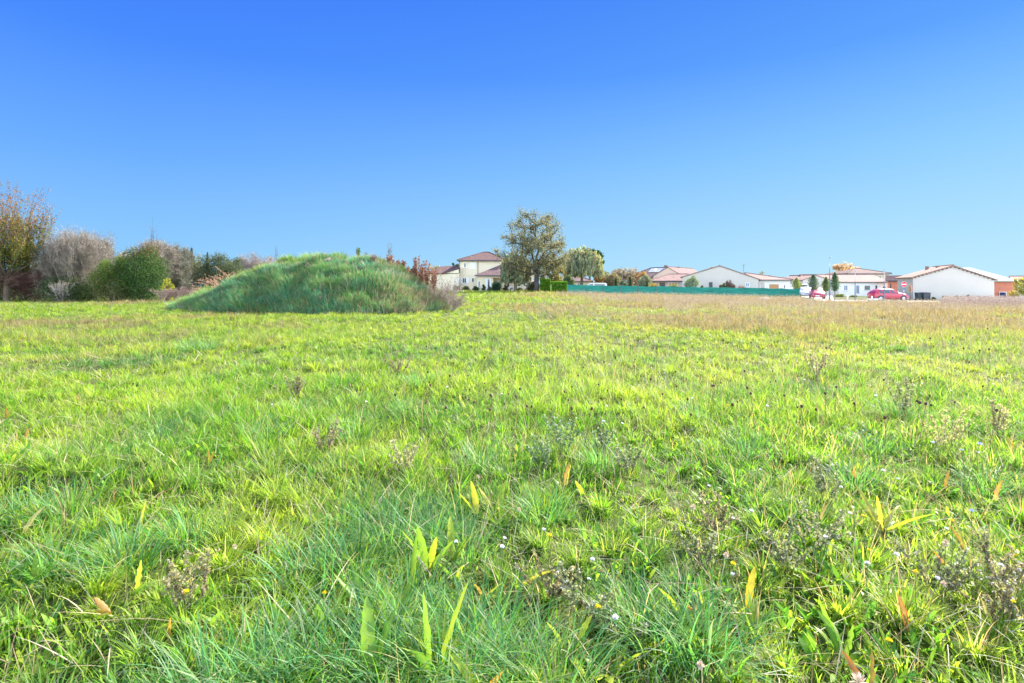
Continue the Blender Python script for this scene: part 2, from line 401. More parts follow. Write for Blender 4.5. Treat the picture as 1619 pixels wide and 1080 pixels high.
def thicket(name, px, D, top, wpx, label, cat='bare bush', colr=((.30,.26,.21),(.20,.17,.14),(.36,.32,.27)), depth=4, stems=7, seed=3, leafn=0, pal=None, leaf=.1, group=None, r0=.035, up=.25, spread=.55, z0=None, mains=4, trunk=.16, extra=3):
    x = (px-CX)/F*D; z = float(ground_z(x, D)) if z0 is None else z0
    H = EYE + (HZ-top)*D/F - z; W = wpx*D/F
    S, tips = skeleton(H*trunk, H, W, mains, depth, spread, up, r0, seed=seed, stems=stems)
    # fine twigs
    T = np.repeat(tips, extra, 0); d = rng.normal(size=T.shape); d[:, 2] += .5; d /= np.linalg.norm(d, axis=1, keepdims=True)
    tw = np.concatenate([T, T + d*rng.uniform(.15, .5, (len(T), 1))*H/5, np.full((len(T), 1), .008), np.full((len(T), 1), .004)], 1)
    S[:, 6:] = np.maximum(S[:, 6:], .007)
    A = np.concatenate([S, tw]); 
    root = empty(name, (x, D, z-.03), 0, label, cat, group)
    V, Fq, C = segs_mesh(A, pick(colr, len(A)), 3); mesh_np('branches', V, [Fq], M['wood'], root, C)
    if leafn:
        i = rng.integers(0, len(T), leafn); L_ = T[i] + rng.normal(size=(leafn, 3))*H*.05
        V, Fq, C = leaves_mesh(L_, leaf*rng.uniform(.6, 1.3, leafn), pick(pal, leafn)); mesh_np('leaves', V, [Fq], M['leaf'], root, C)
    return root
def merge(parts):
    V = []; Fs = {}; C = []; b = 0
    for v, f, c in parts:
        V.append(v); C.append(c)
        for ff in (f if isinstance(f, list) else [f]): Fs.setdefault(ff.shape[1], []).append(ff + b)
        b += len(v)
    return np.concatenate(V), [np.concatenate(x) for x in Fs.values()], np.concatenate(C)

# ------------------------------------------------------------------ grass blades
def blades(root, h, w, az, th0, th1, twist, colr, segs, taper='grass', tipcol=None):
    """curved tapering blades; th0 = lean from vertical at the root, th1 = added bend at the tip (radians)"""
    n = len(root); t = np.linspace(0, 1, segs+1)
    pos = np.zeros((n, segs+1, 3)); pos[:, 0] = root
    ca, sa = np.cos(az), np.sin(az)
    for i in range(segs):
        th = th0 + th1*((i+.5)/segs)**1.5
        s = h/segs
        pos[:, i+1, 0] = pos[:, i, 0] + ca*np.sin(th)*s
        pos[:, i+1, 1] = pos[:, i, 1] + sa*np.sin(th)*s
        pos[:, i+1, 2] = pos[:, i, 2] + np.cos(th)*s
    wa = az + math.pi/2 + twist
    wd = np.stack([np.cos(wa), np.sin(wa), np.zeros(n)], 1)
    prof = {'grass': lambda t: np.clip(.75 + .6*t - 1.4*t*t, .0, 1), 'dock': lambda t: np.sin(np.pi*np.clip(t*.88+.06, 0, 1))**.8}[taper](t[:-1])
    W = wd[:, None]*(w[:, None]*prof[None])[..., None]*.5
    A = pos[:, :-1] - W; B = pos[:, :-1] + W
    V = np.concatenate([np.stack([A, B], 2).reshape(n, -1, 3), pos[:, -1:]], 1)      # 2*segs+1 verts
    k = 2*segs+1; b = (np.arange(n)*k)[:, None]
    q = [np.stack([b[:, 0]+2*i, b[:, 0]+2*i+1, b[:, 0]+2*i+3, b[:, 0]+2*i+2], 1) for i in range(segs-1)]
    tri = np.stack([b[:, 0]+2*segs-2, b[:, 0]+2*segs-1, b[:, 0]+2*segs], 1)
    Fs = ([np.concatenate(q)] if q else []) + [tri]
    C = np.repeat(colr[:, None], k, 1)
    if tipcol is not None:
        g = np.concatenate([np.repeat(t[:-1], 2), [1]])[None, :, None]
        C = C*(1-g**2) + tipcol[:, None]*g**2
    return V.reshape(-1, 3), Fs, C.reshape(-1, 3)

YEL = np.array([.29, .37, .07]); GRN = np.array([.10, .25, .035]); BLU = np.array([.065, .21, .075]); STR = np.array([.46, .39, .25]); BRN = np.array([.28, .21, .15]); PAL = np.array([.20, .27, .10])
def meadow_color(x, y, n):
    u = x/y*F + CX
    r1 = noise(x, y, 1.1, 11) + .6*noise(x, y, .35, 12); r2 = noise(x, y, 3.2, 13) + .5*noise(x, y, .8, 14); r3 = noise(x, y, 6, 15) + .5*noise(x, y, 1.4, 18)
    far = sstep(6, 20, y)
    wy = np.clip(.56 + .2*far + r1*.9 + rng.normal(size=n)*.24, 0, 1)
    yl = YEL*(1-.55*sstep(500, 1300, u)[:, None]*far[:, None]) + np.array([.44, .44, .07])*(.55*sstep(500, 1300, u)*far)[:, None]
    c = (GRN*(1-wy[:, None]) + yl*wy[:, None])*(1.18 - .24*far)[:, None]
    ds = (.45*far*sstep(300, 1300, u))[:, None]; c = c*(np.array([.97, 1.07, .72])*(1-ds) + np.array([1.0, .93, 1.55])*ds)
    blu = np.clip((.8*noise(x, y, .9, 61) + .6*noise(x, y, 2.6, 62) + .06*(1-far) - .22)*2.2 + rng.normal(size=n)*.25, 0, .85)[:, None]
    c = c*(1-blu) + BLU*blu
    # drier, browner growth to the right and in a band along the far edge
    dry = sstep(.0, .45, r3 + .62*sstep(760, 1450, u)*sstep(5, 24, y) + .35*sstep(30, 55, y)*sstep(800, 1000, u) - .10)*sstep(6, 16, y)
    pd = .035 + .05*sstep(700, 1500, u) + .62*dry
    isd = rng.random(n) < pd
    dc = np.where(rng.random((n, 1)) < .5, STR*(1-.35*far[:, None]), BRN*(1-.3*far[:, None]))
    bn = (.78*dry*rng.uniform(.4, 1, n))[:, None]; c = c*(1-bn) + np.array([.20, .165, .09])*bn
    c = np.where(isd[:, None], dc, c)
    return c*rng.uniform(.7, 1.3, (n, 1)), isd
def field_mask(x, y):
    u = x/y*F + CX
    m = np.ones(len(x), bool)
    m &= ~((u > 1275) & (y > 56.5))
    m &= ~((u > 895) & (y > 73.2))
    m &= ~((u < 560) & (y > 62))
    m &= mound_h(x, y) < .12
    return m
def sample_field(y0, y1, rho, n_try):
    """points with areal density falling off with distance"""
    yy = np.linspace(y0, y1, 400); dens = rho(yy)*2.2*(yy+.8); cdf = np.cumsum(dens); tot = np.trapz(dens, yy); cdf /= cdf[-1]
    n = int(tot*n_try)
    y = np.interp(rng.random(n), cdf, yy); x = rng.uniform(-1.1, 1.1, n)*(y+.8)
    return x, y

# ------------------------------------------------------------------ ground, road
def spaced(a, b, n, k, c=0.0):
    t = np.linspace(-1, 1, n); s = np.sinh(t*k)/math.sinh(k)
    return np.where(s < 0, c + s*(c-a), c + s*(b-c))
gx = spaced(-900, 900, 420, 6.5); gy = spaced(-40, 1800, 520, 6.5, 4.0)
X, Y = np.meshgrid(gx, gy); Z = ground_z(X, Y)
nx, ny = len(gx), len(gy); idx = np.arange(nx*ny).reshape(ny, nx)
q = np.stack([idx[:-1, :-1], idx[:-1, 1:], idx[1:, 1:], idx[1:, :-1]], -1).reshape(-1, 4)
g = mesh_np('ground', np.stack([X, Y, Z], -1).reshape(-1, 3), [q], M['soil'], smooth=True); tag(g, kind='structure')

def strip(name, poly, lift, mat, n=40):
    """a sheet draped over the ground between two edge lines"""
    (a0, a1), (b0, b1) = poly; V = []; 
    for i in range(n+1):
        t = i/n; p = np.array(a0)*(1-t)+np.array(a1)*t; r = np.array(b0)*(1-t)+np.array(b1)*t
        for s in (0, .33, .66, 1):
            k = p*(1-s)+r*s; V.append((k[0], k[1], float(ground_z(k[0], k[1])) + lift))
    f = [(i*4+j, i*4+j+1, i*4+j+5, i*4+j+4) for i in range(n) for j in range(3)]
    o = mesh_np(name, V, [np.array(f)], mat, smooth=True); return tag(o, kind='structure')
def XP(px, D): return (px-CX)/F*D
strip('road', (((XP(1290, 58.2), 58.2), (90, 60)), ((XP(1290, 68), 68.0), (90, 69))), .05, M['road'])
strip('driveway', (((XP(1272, 68.05), 68.05), (XP(1262, 96), 96)), ((XP(1318, 68.05), 68.05), (XP(1316, 96), 96))), .055, M['road'])
strip('lawn', (((XP(560, 84), 84), (XP(905, 84), 84)), ((XP(560, 75), 75), (XP(905, 75), 75))), .03, M['soil'])

# ------------------------------------------------------------------ meadow grass (uncountable)
grass = empty('meadow_grass', (0, 0, 0)); tag(grass, 'bright yellow-green long meadow grass covering the whole field', 'grass', kind='stuff')
def field_piece(y0, y1, rho, segs, wbase, hmul=1.0, pclump=.72, nm='blades'):
    x, y = sample_field(y0, y1, rho, 1.0)
    n = len(x)
    # pull blades towards tussock centres on a jittered lattice so that they fan out in tufts
    cs = .32 + .0*y; 
    sc_l = np.where(y < 9, .24, np.where(y < 22, .45, .9))
    ix = np.floor(x/sc_l); iy = np.floor(y/sc_l)
    hx = _T[(ix.astype(int)*7+13) & 255, (iy.astype(int)*3+5) & 255]; hy = _T[(iy.astype(int)*11+29) & 255, (ix.astype(int)*5+1) & 255]
    cx = (ix + .15 + .7*hx)*sc_l; cy = (iy + .15 + .7*hy)*sc_l
    inc = rng.random(n) < pclump
    pull = np.where(inc, rng.uniform(.5, .92, n), 0)
    x = x + (cx-x)*pull; y = y + (cy-y)*pull
    mk = field_mask(x, y) & (y > y0*.98)
    x, y, cx, cy, inc = x[mk], y[mk], cx[mk], cy[mk], inc[mk]; n = len(x)
    hsh = _T[(np.floor(cx*37).astype(int)) & 255, (np.floor(cy*53).astype(int)) & 255]
    c, isd = meadow_color(x, y, n)
    az = np.where(inc, np.arctan2(y-cy, x-cx) + rng.normal(size=n)*.5, rng.uniform(0, 2*math.pi, n))
    hn = noise(x, y, .8, 21) + .5*noise(x, y, .3, 22) + .7*noise(x, y, 3, 23)
    h = (.17 + .12*np.clip(hn, -.8, 1) + .17*(hsh-.5)*inc)*rng.uniform(.45, 1.4, n)*hmul
    h = np.maximum(h, .05)
    th0 = np.abs(rng.normal(size=n))*.28 + .08 + .15*inc; th1 = rng.uniform(.2, 1.7, n)
    th1 = np.where(isd, th1*.35, th1); h = np.where(isd, h*1.45, h); h = np.minimum(h, .46)
    w = wbase*rng.uniform(.6, 1.5, n)*np.maximum(1, (y/4.5)**.9); w = np.where(isd, w*.6, w)
    z = ground_z(x, y) - .01
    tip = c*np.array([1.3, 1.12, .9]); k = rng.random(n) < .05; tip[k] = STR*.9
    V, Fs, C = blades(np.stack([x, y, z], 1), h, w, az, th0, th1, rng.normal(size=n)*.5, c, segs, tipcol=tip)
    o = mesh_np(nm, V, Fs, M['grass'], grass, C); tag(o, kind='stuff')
    return n
K = QK = 1.0
rho = lambda y: 5200*QK*np.minimum(1, (3.6/y)**1.62)
nb = 0
nb += field_piece(1.1, 6, lambda y: rho(y)*.80, 5, .0080, .82)
nb += field_piece(6, 15, lambda y: rho(y)*1.1, 3, .0052, .9)
nb += field_piece(15, 40, lambda y: rho(y)*1.25, 2, .0037, 1.05)
nb += field_piece(40, 84, lambda y: rho(y)*1.4, 2, .0036, 1.15)

# long arching tussocks of darker blue-green grass
def tussocks(spec, nm, palette, hr, n_per, wr, spread=.1, th=(.15, 1.9), mat='grass', tipc=None):
    r_, h_, w_, az_, t0, t1, c_ = [], [], [], [], [], [], []
    for (x, y, s) in spec:
        n = int(n_per*s); a = rng.uniform(0, 2*math.pi, n); rr = spread*s*np.sqrt(rng.random(n))
        px_, py_ = x + np.cos(a)*rr, y + np.sin(a)*rr
        r_.append(np.stack([px_, py_, ground_z(px_, py_)-.01], 1)); h_.append(rng.uniform(*hr, n)*s**.5)
        az_.append(a + rng.normal(size=n)*.45); t0.append(np.abs(rng.normal(size=n))*.25 + th[0]*rr/spread*2); t1.append(rng.uniform(.3, th[1], n))
        w_.append(rng.uniform(*wr, n)*max(1, (y/6)**.8)); c_.append(pick(palette, n))
    r_ = np.concatenate(r_); c_ = np.concatenate(c_); n = len(r_)
    tip = c_*1.25; 
    if tipc is not None: k = rng.random(n) < .3; tip[k] = tipc
    V, Fs, C = blades(r_, np.concatenate(h_), np.concatenate(w_), np.concatenate(az_), np.concatenate(t0), np.concatenate(t1), rng.normal(size=n)*.4, c_, 6, tipcol=tip)
    o = mesh_np(nm, V, Fs, M[mat], grass, C); tag(o, kind='stuff')
def GP(px, py, zc=.12):
    D = (EYE-zc)*F/(py-HZ)
    for _ in range(4):
        D = (EYE-zc-float(ground_z((px-CX)/F*D, D)))*F/(py-HZ)
    return ((px-CX)/F*D, D)
TS = [(510,900,1.5),(560,880,1.2),(620,830,1.3),(560,1000,1.4),(620,1040,1.2),(700,1030,1.4),(760,980,1.3),(800,1050,1.2),(880,1060,1.3),(740,850,1.1),(680,830,1.2),(420,1050,1.2),(340,1060,1.1),(640,950,1.1),(500,1060,1.3),
      (420,680,1.2),(110,800,1.2),(40,800,1.2),(640,640,1),(860,800,1),(1050,990,1.2),(1120,1000,1.1),(1000,960,1.0),(760,720,1.0),(1380,700,1.2),(1420,650,1.4),(200,870,1.1),(300,830,1),(90,870,1.1),(950,720,1),
      (1180,700,1),(1100,650,1),(660,600,1.3),(470,640,1),(300,550,1.6),(330,548,1.6),(1560,760,1),(1350,750,1),(560,680,1.1),(250,680,1)]
tussocks([(*GP(a, b), s) for a, b, s in TS], 'arching_blades', [BLU*1.2, GRN*1.2, (.13, .33, .13), (.07, .22, .08), (.22, .42, .12)], (.17, .38), 150, (.004, .010), .13, tipc=(.35, .36, .25))
rT = np.random.default_rng(5)
sp = []
for i in range(300):
    y = 3.0 + 27*rT.random()**1.1; x = rT.uniform(-1.05, 1.05)*y; 
    if field_mask(np.array([x]), np.array([y]))[0]: sp.append((x, y, rT.uniform(.6, 1.25)))
tussocks(sp, 'tuft_blades', [GRN, GRN*1.2, YEL*.8, YEL*1.05, YEL], (.13, .30), 80, (.004, .008), .08, tipc=(.42, .38, .18))
# low broad leaves and matted straw between the tufts
x, y = sample_field(1.3, 9, lambda t: 700*np.minimum(1, (3.5/t)**1.5), 1.0); k = noise(x, y, .6, 71) + .5*noise(x, y, .25, 72) + .12*sstep(700, 1300, x/y*F+CX) > .08; x, y = x[k], y[k]; n = len(x)
V, Fs, C = blades(np.stack([x, y, ground_z(x, y)], 1), rng.uniform(.05, .15, n), rng.uniform(.014, .030, n), rng.uniform(0, 6.28, n), rng.uniform(.2, 1.2, n), rng.uniform(.2, 1.0, n), rng.normal(size=n)*.5, pick([(.16, .38, .04), (.24, .45, .04), (.10, .28, .04), (.34, .46, .05)], n), 5, 'dock')
tag(mesh_np('herb_leaves', V, Fs, M['grass'], grass, C), kind='stuff')
x, y = sample_field(1.3, 12, lambda t: 90*np.minimum(1, (3.5/t)**1.5), 1.0); n = len(x)
V, Fs, C = blades(np.stack([x, y, ground_z(x, y)+rng.uniform(.01, .12, n)], 1), rng.uniform(.12, .34, n), rng.uniform(.003, .007, n)*np.maximum(1, y/5), rng.uniform(0, 6.28, n), rng.uniform(.8, 1.5, n), rng.uniform(0, .6, n), rng.normal(size=n), pick([STR, BRN, STR*1.2, (.5, .46, .34)], n), 4)
tag(mesh_np('fallen_straw', V, Fs, M['dry'], grass, C), kind='stuff')
# dry standing stalks, mostly in the right half and along the far edge
def stalk_field(n, y0, y1, u0, u1, hr, colr, w, nm, segs=3, heads=True, pw=1.0):
    y = y0 + (y1-y0)*rng.random(n)**pw; u = rng.uniform(u0, u1, n); x = (u-CX)/F*y
    mk = (noise(x, y, 4, 31) + .6*noise(x, y, 1.2, 32) + rng.normal(size=n)*.15 > -.05) & field_mask(x, y); x, y = x[mk], y[mk]; n = len(x)
    h = rng.uniform(*hr, n); c = pick(colr, n)
    ww = w*np.maximum(1, (y/6)**.9); az = rng.uniform(0, 2*math.pi, n); th0 = np.abs(rng.normal(size=n))*.14
    rt = np.stack([x, y, ground_z(x, y)], 1)
    V, Fs, C = blades(rt, h, ww*rng.uniform(.6, 1.2, n), az, th0, rng.uniform(0, .5, n), rng.normal(size=n), c, segs)
    parts = [(V, Fs, C)]
    if heads:
        k = 2*segs+1; tips = V.reshape(n, k, 3)[:, -1]
        m = 4; hd = np.repeat(tips, m, 0) + rng.normal(size=(n*m, 3))*np.array([.012, .012, .03])*np.repeat(np.maximum(1, y/14), m)[:, None]
        parts.append(leaves_mesh(hd, np.repeat(ww*2.2, m)*rng.uniform(.6, 1.4, n*m), np.repeat(c, m, 0)*rng.uniform(.8, 1.3, (n*m, 1))))
    V, Fs, C = merge(parts)
    tag(mesh_np(nm, V, Fs, M['dry'], grass, C), kind='stuff')
DRY = [STR, STR*.8, BRN, BRN*1.3, (.38, .32, .27), (.30, .24, .22)]
stalk_field(9000, 9, 45, -50, 1700, (.2, .42), DRY, .0024, 'dry_stalks', 2)
stalk_field(6500, 7, 40, 850, 1700, (.25, .5), [(.34, .28, .25), (.26, .21, .19), (.42, .36, .30)], .0026, 'dry_stalks', 2)
stalk_field(5200, 4, 30, 750, 1700, (.22, .5), DRY + [(.12, .06, .05)], .0028, 'dry_stalks', 3)
stalk_field(900, 3, 16, -100, 800, (.2, .45), DRY, .0025, 'dry_stalks', 3)
stalk_field(24000, 30, 57, 1050, 1720, (.2, .45), DRY, .0030, 'dry_stalks', 2)
stalk_field(16000, 44, 73, 880, 1290, (.15, .36), DRY, .0030, 'dry_stalks', 2)
stalk_field(16000, 40, 56.4, 1490, 1720, (.4, .72), [(.30, .23, .22), (.36, .30, .28), (.24, .18, .17), (.42, .36, .32)], .0034, 'dry_stalks', 2)

# ------------------------------------------------------------------ the earth mound
mound = empty('earth_mound', (XP(500, MY), MY, 0), 0, 'big overgrown mound of earth covered in long green grass', 'mound')
ox, oy = XP(500, MY), MY
mx_ = np.linspace(XP(240, MY), XP(765, MY), 230); my_ = np.linspace(27.5, 44, 150)
X, Y = np.meshgrid(mx_, my_); H = mound_h(X, Y); Z = ground_z(X, Y) + H - .12*(H < .05)
idx = np.arange(X.size).reshape(X.shape)
q = np.stack([idx[:-1, :-1], idx[:-1, 1:], idx[1:, 1:], idx[1:, :-1]], -1).reshape(-1, 4)
q = q[(H.ravel()[q] > .02).any(1)]
mesh_np('soil', np.stack([X-ox, Y-oy, Z], -1).reshape(-1, 3), [q], M['soil'], mound, smooth=True)
n = 240000
x = rng.uniform(mx_[0], mx_[-1], n); y = rng.uniform(27.5, 41, n); hh = mound_h(x, y); k = (hh > .05) | ((hh > 0) & (rng.random(n) < .5))
x, y, hh = x[k], y[k], hh[k]; n = len(x)
ixm = np.floor(x/.42).astype(int); iym = np.floor(y/.42).astype(int); cx = (ixm + .1 + .8*_T[(ixm*5+iym*3) & 255, (iym*7+ixm) & 255])*.42; cy = (iym + .1 + .8*_T[(iym*11+ixm*2+9) & 255, (ixm*3+77) & 255])*.42
pull = rng.uniform(-.2, .6, n); x2 = x+(cx-x)*pull; y2 = y+(cy-y)*pull; hh = mound_h(x2, y2)
e = .15; gxm = (mound_h(x2+e, y2)-mound_h(x2-e, y2))/(2*e); gym = (mound_h(x2, y2+e)-mound_h(x2, y2-e))/(2*e)
down = np.arctan2(-gym, -gxm); slope = np.clip(np.hypot(gxm, gym), 0, 1.2)
az = np.arctan2(np.sin(down)*slope*1.5 + (y-cy)*2 + rng.normal(size=n)*.5, np.cos(down)*slope*1.5 + (x-cx)*2 + rng.normal(size=n)*.5)
pz = EYE + (hh*0); v1 = noise(x2, hh*2.0+y2, 1.6, 41) + .6*noise(x2, hh*2+y2, .6, 42)
c = np.where((v1 + rng.normal(size=n)*.2 > .0)[:, None], pick([(.09, .30, .17), (.07, .23, .12), (.14, .36, .22)], n), pick([(.12, .31, .10), (.14, .32, .13), (.20, .34, .12)], n))  # bluish shade of the front face put into these greens
pxx = x2/y2*F + CX
crest = (y2 > MY - 1.0 + noise(x2, x2*0, 1, 43)) & (rng.random(n) < .8)
c = np.where(crest[:, None], pick([(.18, .32, .03), (.12, .28, .03)], n), c)  # sunlit rim painted into the crest blades as yellow-green
dryp = .17 + .45*sstep(575, 640, pxx)*sstep(.2, -.2, v1) + .2*sstep(.25, .5, noise(x2, hh*1.5+y2, 1.1, 44))
isd = rng.random(n) < dryp; c = np.where(isd[:, None], pick([STR, BRN*1.1, (.40, .34, .27), BRN], n), c)
V, Fs, C = blades(np.stack([x2-ox, y2-oy, ground_z(x2, y2)+hh-.02], 1), rng.uniform(.16, .62, n)*(1+1.3*noise(x2, y2+hh, .8, 47)), .024*rng.uniform(.5, 1.5, n), az, .15+.6*rng.random(n), rng.uniform(.3, 1.6, n), rng.normal(size=n)*.5, c, 3, tipcol=c*1.3)
tag(mesh_np('grass_cover', V, Fs, M['moundgrass'], mound, C), kind='stuff')
k = (rng.random(n) < .022*(1 + 2.5*sstep(520, 640, pxx))) ; m_ = int(k.sum())
V, Fs, C = blades(np.stack([x2-ox, y2-oy, ground_z(x2, y2)+hh-.02], 1)[k], rng.uniform(.4, .85, m_), .014*rng.uniform(.6, 1.5, m_), az[k], .1+.4*rng.random(m_), rng.uniform(.2, 1.6, m_), rng.normal(size=m_), pick([STR, (.42, .34, .28), (.34, .26, .2)], m_), 4)
tag(mesh_np('dry_stalks', V, Fs, M['dry'], mound, C), kind='stuff')
def surf_z(x, y): return float(ground_z(x, y)) + float(mound_h(x, y))

# dead weeds and saplings on the mound
def dead_weed(px, D, top, label, kind='dock', lean=0.0, group=None, seed=0, name=None, zb=None):
    rs = np.random.default_rng(seed*13 + int(px*3))
    x = XP(px, D); z = surf_z(x, D) if zb is None else zb; H = max(.5, EYE + (HZ-top)*D/F - z)
    S = []; LC = []; LS = []; base = np.zeros(3)
    nst = {'dock': 7, 'thistle': 4, 'bush': 14, 'branch': 4, 'sapling': 3, 'plume': 26}[kind]
    for s in range(nst):
        a = rs.uniform(0, 2*math.pi)
        sp_ = {'dock': .22, 'thistle': .2, 'bush': .75, 'branch': .75, 'sapling': .25, 'plume': .6}[kind]
        d = np.array([math.cos(a)*sp_*rs.random() + lean, math.sin(a)*sp_*rs.random(), 1.]); d /= np.linalg.norm(d)
        p = base + np.array([*rs.normal(size=2)*.06, 0]); Ln = H*rs.uniform(.6, 1.03) if s else H; k = 8
        for j in range(k):
            d = d + rs.normal(size=3)*.05 + (np.array([math.cos(a)*.10 + lean*.2, math.sin(a)*.1, -.07]) if kind in ('branch', 'plume') else 0); d /= np.linalg.norm(d)
            q2 = p + d*Ln/k; r = ({'plume': .010, 'branch': .028}.get(kind, .016))*(1-.7*j/k); S.append([*p, *q2, r, r*.9])
            if kind != 'plume' and j >= 2:
                for _ in range(2 if kind in ('dock', 'thistle') else 4):
                    e = d + rs.normal(size=3)*(.35 if kind == 'dock' else .8); e /= np.linalg.norm(e); l = H*(.09 if kind == 'dock' else .22)*rs.uniform(.5, 1.2)
                    S.append([*q2, *(q2+e*l), .007, .005])
                    for t in rs.random(5 if kind == 'dock' else 2): LC.append(q2+e*l*t)
            if kind == 'dock' and j >= 3:
                for _ in range(15): LC.append(p + (q2-p)*rs.random() + rs.normal(size=3)*np.array([.05, .05, .04]))
            if kind == 'plume' and j >= 5:
                for _ in range(6): LC.append(p + (q2-p)*rs.random() + rs.normal(size=3)*.025)
            p = q2
    pal = {'dock': [(.28, .11, .07), (.36, .19, .13), (.20, .10, .07), (.42, .32, .22)], 'thistle': [(.10, .08, .07), (.24, .19, .15)], 'bush': [(.30, .22, .18), (.20, .10, .08), (.4, .33, .26)],
           'branch': [(.42, .36, .30), (.34, .28, .24)], 'sapling': [(.16, .24, .03), (.10, .18, .03)], 'plume': [(.46, .26, .17), (.40, .24, .17), (.52, .34, .22)]}[kind]
    wood = {'dock': [(.16, .07, .05)], 'thistle': [(.16, .13, .11)], 'bush': [(.26, .20, .17), (.36, .30, .26)], 'branch': [(.44, .38, .33), (.36, .31, .28)], 'sapling': [(.10, .09, .05)], 'plume': [(.46, .28, .19), (.5, .33, .22)]}[kind]
    LC = np.array(LC) if LC else np.zeros((0, 3)); n = len(LC)
    if kind in ('thistle', 'branch'): keep = rs.random(n) < .6; LC = LC[keep]; n = len(LC)
    root = empty(name or {'dock': 'dead_dock', 'thistle': 'dead_thistle', 'bush': 'dead_bush', 'branch': 'dead_branch', 'sapling': 'sapling', 'plume': 'dry_grass_clump'}[kind], (x, D, z-.04), 0, label, {'sapling': 'sapling', 'branch': 'dead plant', 'plume': 'dry grass'}.get(kind, 'dead weed'), group)
    V, Fq, C = segs_mesh(np.array(S), pick(wood, len(S)), 4); mesh_np('stems', V, [Fq], M['wood'], root, C)
    if n:
        sz = {'dock': .085, 'thistle': .05, 'bush': .05, 'branch': .09, 'sapling': .1, 'plume': .06}[kind]
        V, Fq, C = leaves_mesh(LC, sz*rs.uniform(.6, 1.4, n), pick(pal, n)); mesh_np('seed_heads' if kind != 'sapling' else 'leaves', V, [Fq], M['dry'], root, C)
    return root
dead_weed(615, 36.5, 384, 'tallest pale two-stemmed dead weed rising from the right shoulder of the mound', 'thistle', seed=1)
G1 = 'dead red-brown weeds on the right end of the mound'
for i, (px, D, top, lab) in enumerate([
    (619, 35.5, 404, 'dark red-brown dead dock under the tallest pale weed'), (627, 36.2, 412, 'red-brown dead dock just right of the tallest pale weed'),
    (636, 35.8, 411, 'dead dock with dark tip in the middle of the weeds on the mound'), (644, 35.2, 421, 'short red-brown dead dock at the dip in the mound outline'),
    (653, 35.0, 424, 'low rusty dead dock left of the dark-tipped stem'), (661, 35.0, 407, 'tall narrow dead dock with dark tip against the sky'),
    (668, 34.6, 424, 'thin dead dock between the narrow tall one and the broad one'), (675, 34.2, 412, 'broad bright rust-red dead dock near the house wing'),
    (684, 33.6, 428, 'drooping rusty dead dock at the foot of the mound before the house wing')]):
    dead_weed(px, D, top, lab, 'dock', group=G1, seed=i)
dead_weed(706, 33.4, 434, 'grey spiny dead bush at the right foot of the mound', 'bush', seed=4)
dead_weed(716, 32.0, 458, 'low tangled brown dead bush nearest the open field beside the mound', 'bush', lean=.25, seed=6)
dead_weed(693, 33.0, 448, 'pale brown dead bush among the docks at the foot of the mound', 'bush', seed=9)
dead_weed(566, 36.2, 394, 'small yellow-green sapling standing on the mound crest', 'sapling', seed=2)
dead_weed(580, 36.2, 399, 'lone thin dark stem on the mound crest right of the sapling', 'thistle', seed=3)
dead_weed(490, 33.2, 412, 'upright pale dead branch standing on the front slope of the mound', 'branch', seed=5)
dead_weed(511, 33.6, 412, 'second pale dead branch on the mound slope, right of the upright one', 'branch', lean=.2, seed=8)
dead_weed(497, 31.6, 458, 'arching pale dead stem low on the left face of the mound', 'branch', lean=-.5, seed=7)
dead_weed(505, 30.9, 470, 'bleached drooping dead stem at the front foot of the mound', 'branch', lean=-.3, seed=12)
dead_weed(590, 34.4, 425, 'brown dead bush on the upper right face of the mound', 'bush', seed=13)
for i, (px, top, ln, lab) in enumerate([(352, 413, -.15, 'reddish dry grass plumes left of the others behind the mound slope'), (368, 410, .1, 'tallest reddish dry grass clump behind the mound slope'), (390, 424, .3, 'low reddish dry grass clump leaning right behind the mound crest'), (338, 430, -.4, 'arching reddish dry grass falling left behind the mound'), (325, 448, -.3, 'small straw-coloured grass clump near the left end of the mound')]):
    dead_weed(px, 38.5, top, lab, 'plume', lean=ln, group='reddish dry grass clumps behind the mound', seed=20+i)

# ------------------------------------------------------------------ hedge line at the left
DKG = [(.05, .115, .035), (.07, .145, .045), (.035, .085, .03), (.11, .18, .06)]
OLV = [(.16, .19, .07), (.12, .16, .06), (.20, .20, .09), (.09, .12, .05)]
GRY = [(.26, .22, .18), (.20, .18, .14), (.30, .26, .22)]
RUS = [(.28, .10, .06), (.34, .17, .09), (.22, .10, .07), (.24, .17, .10)]
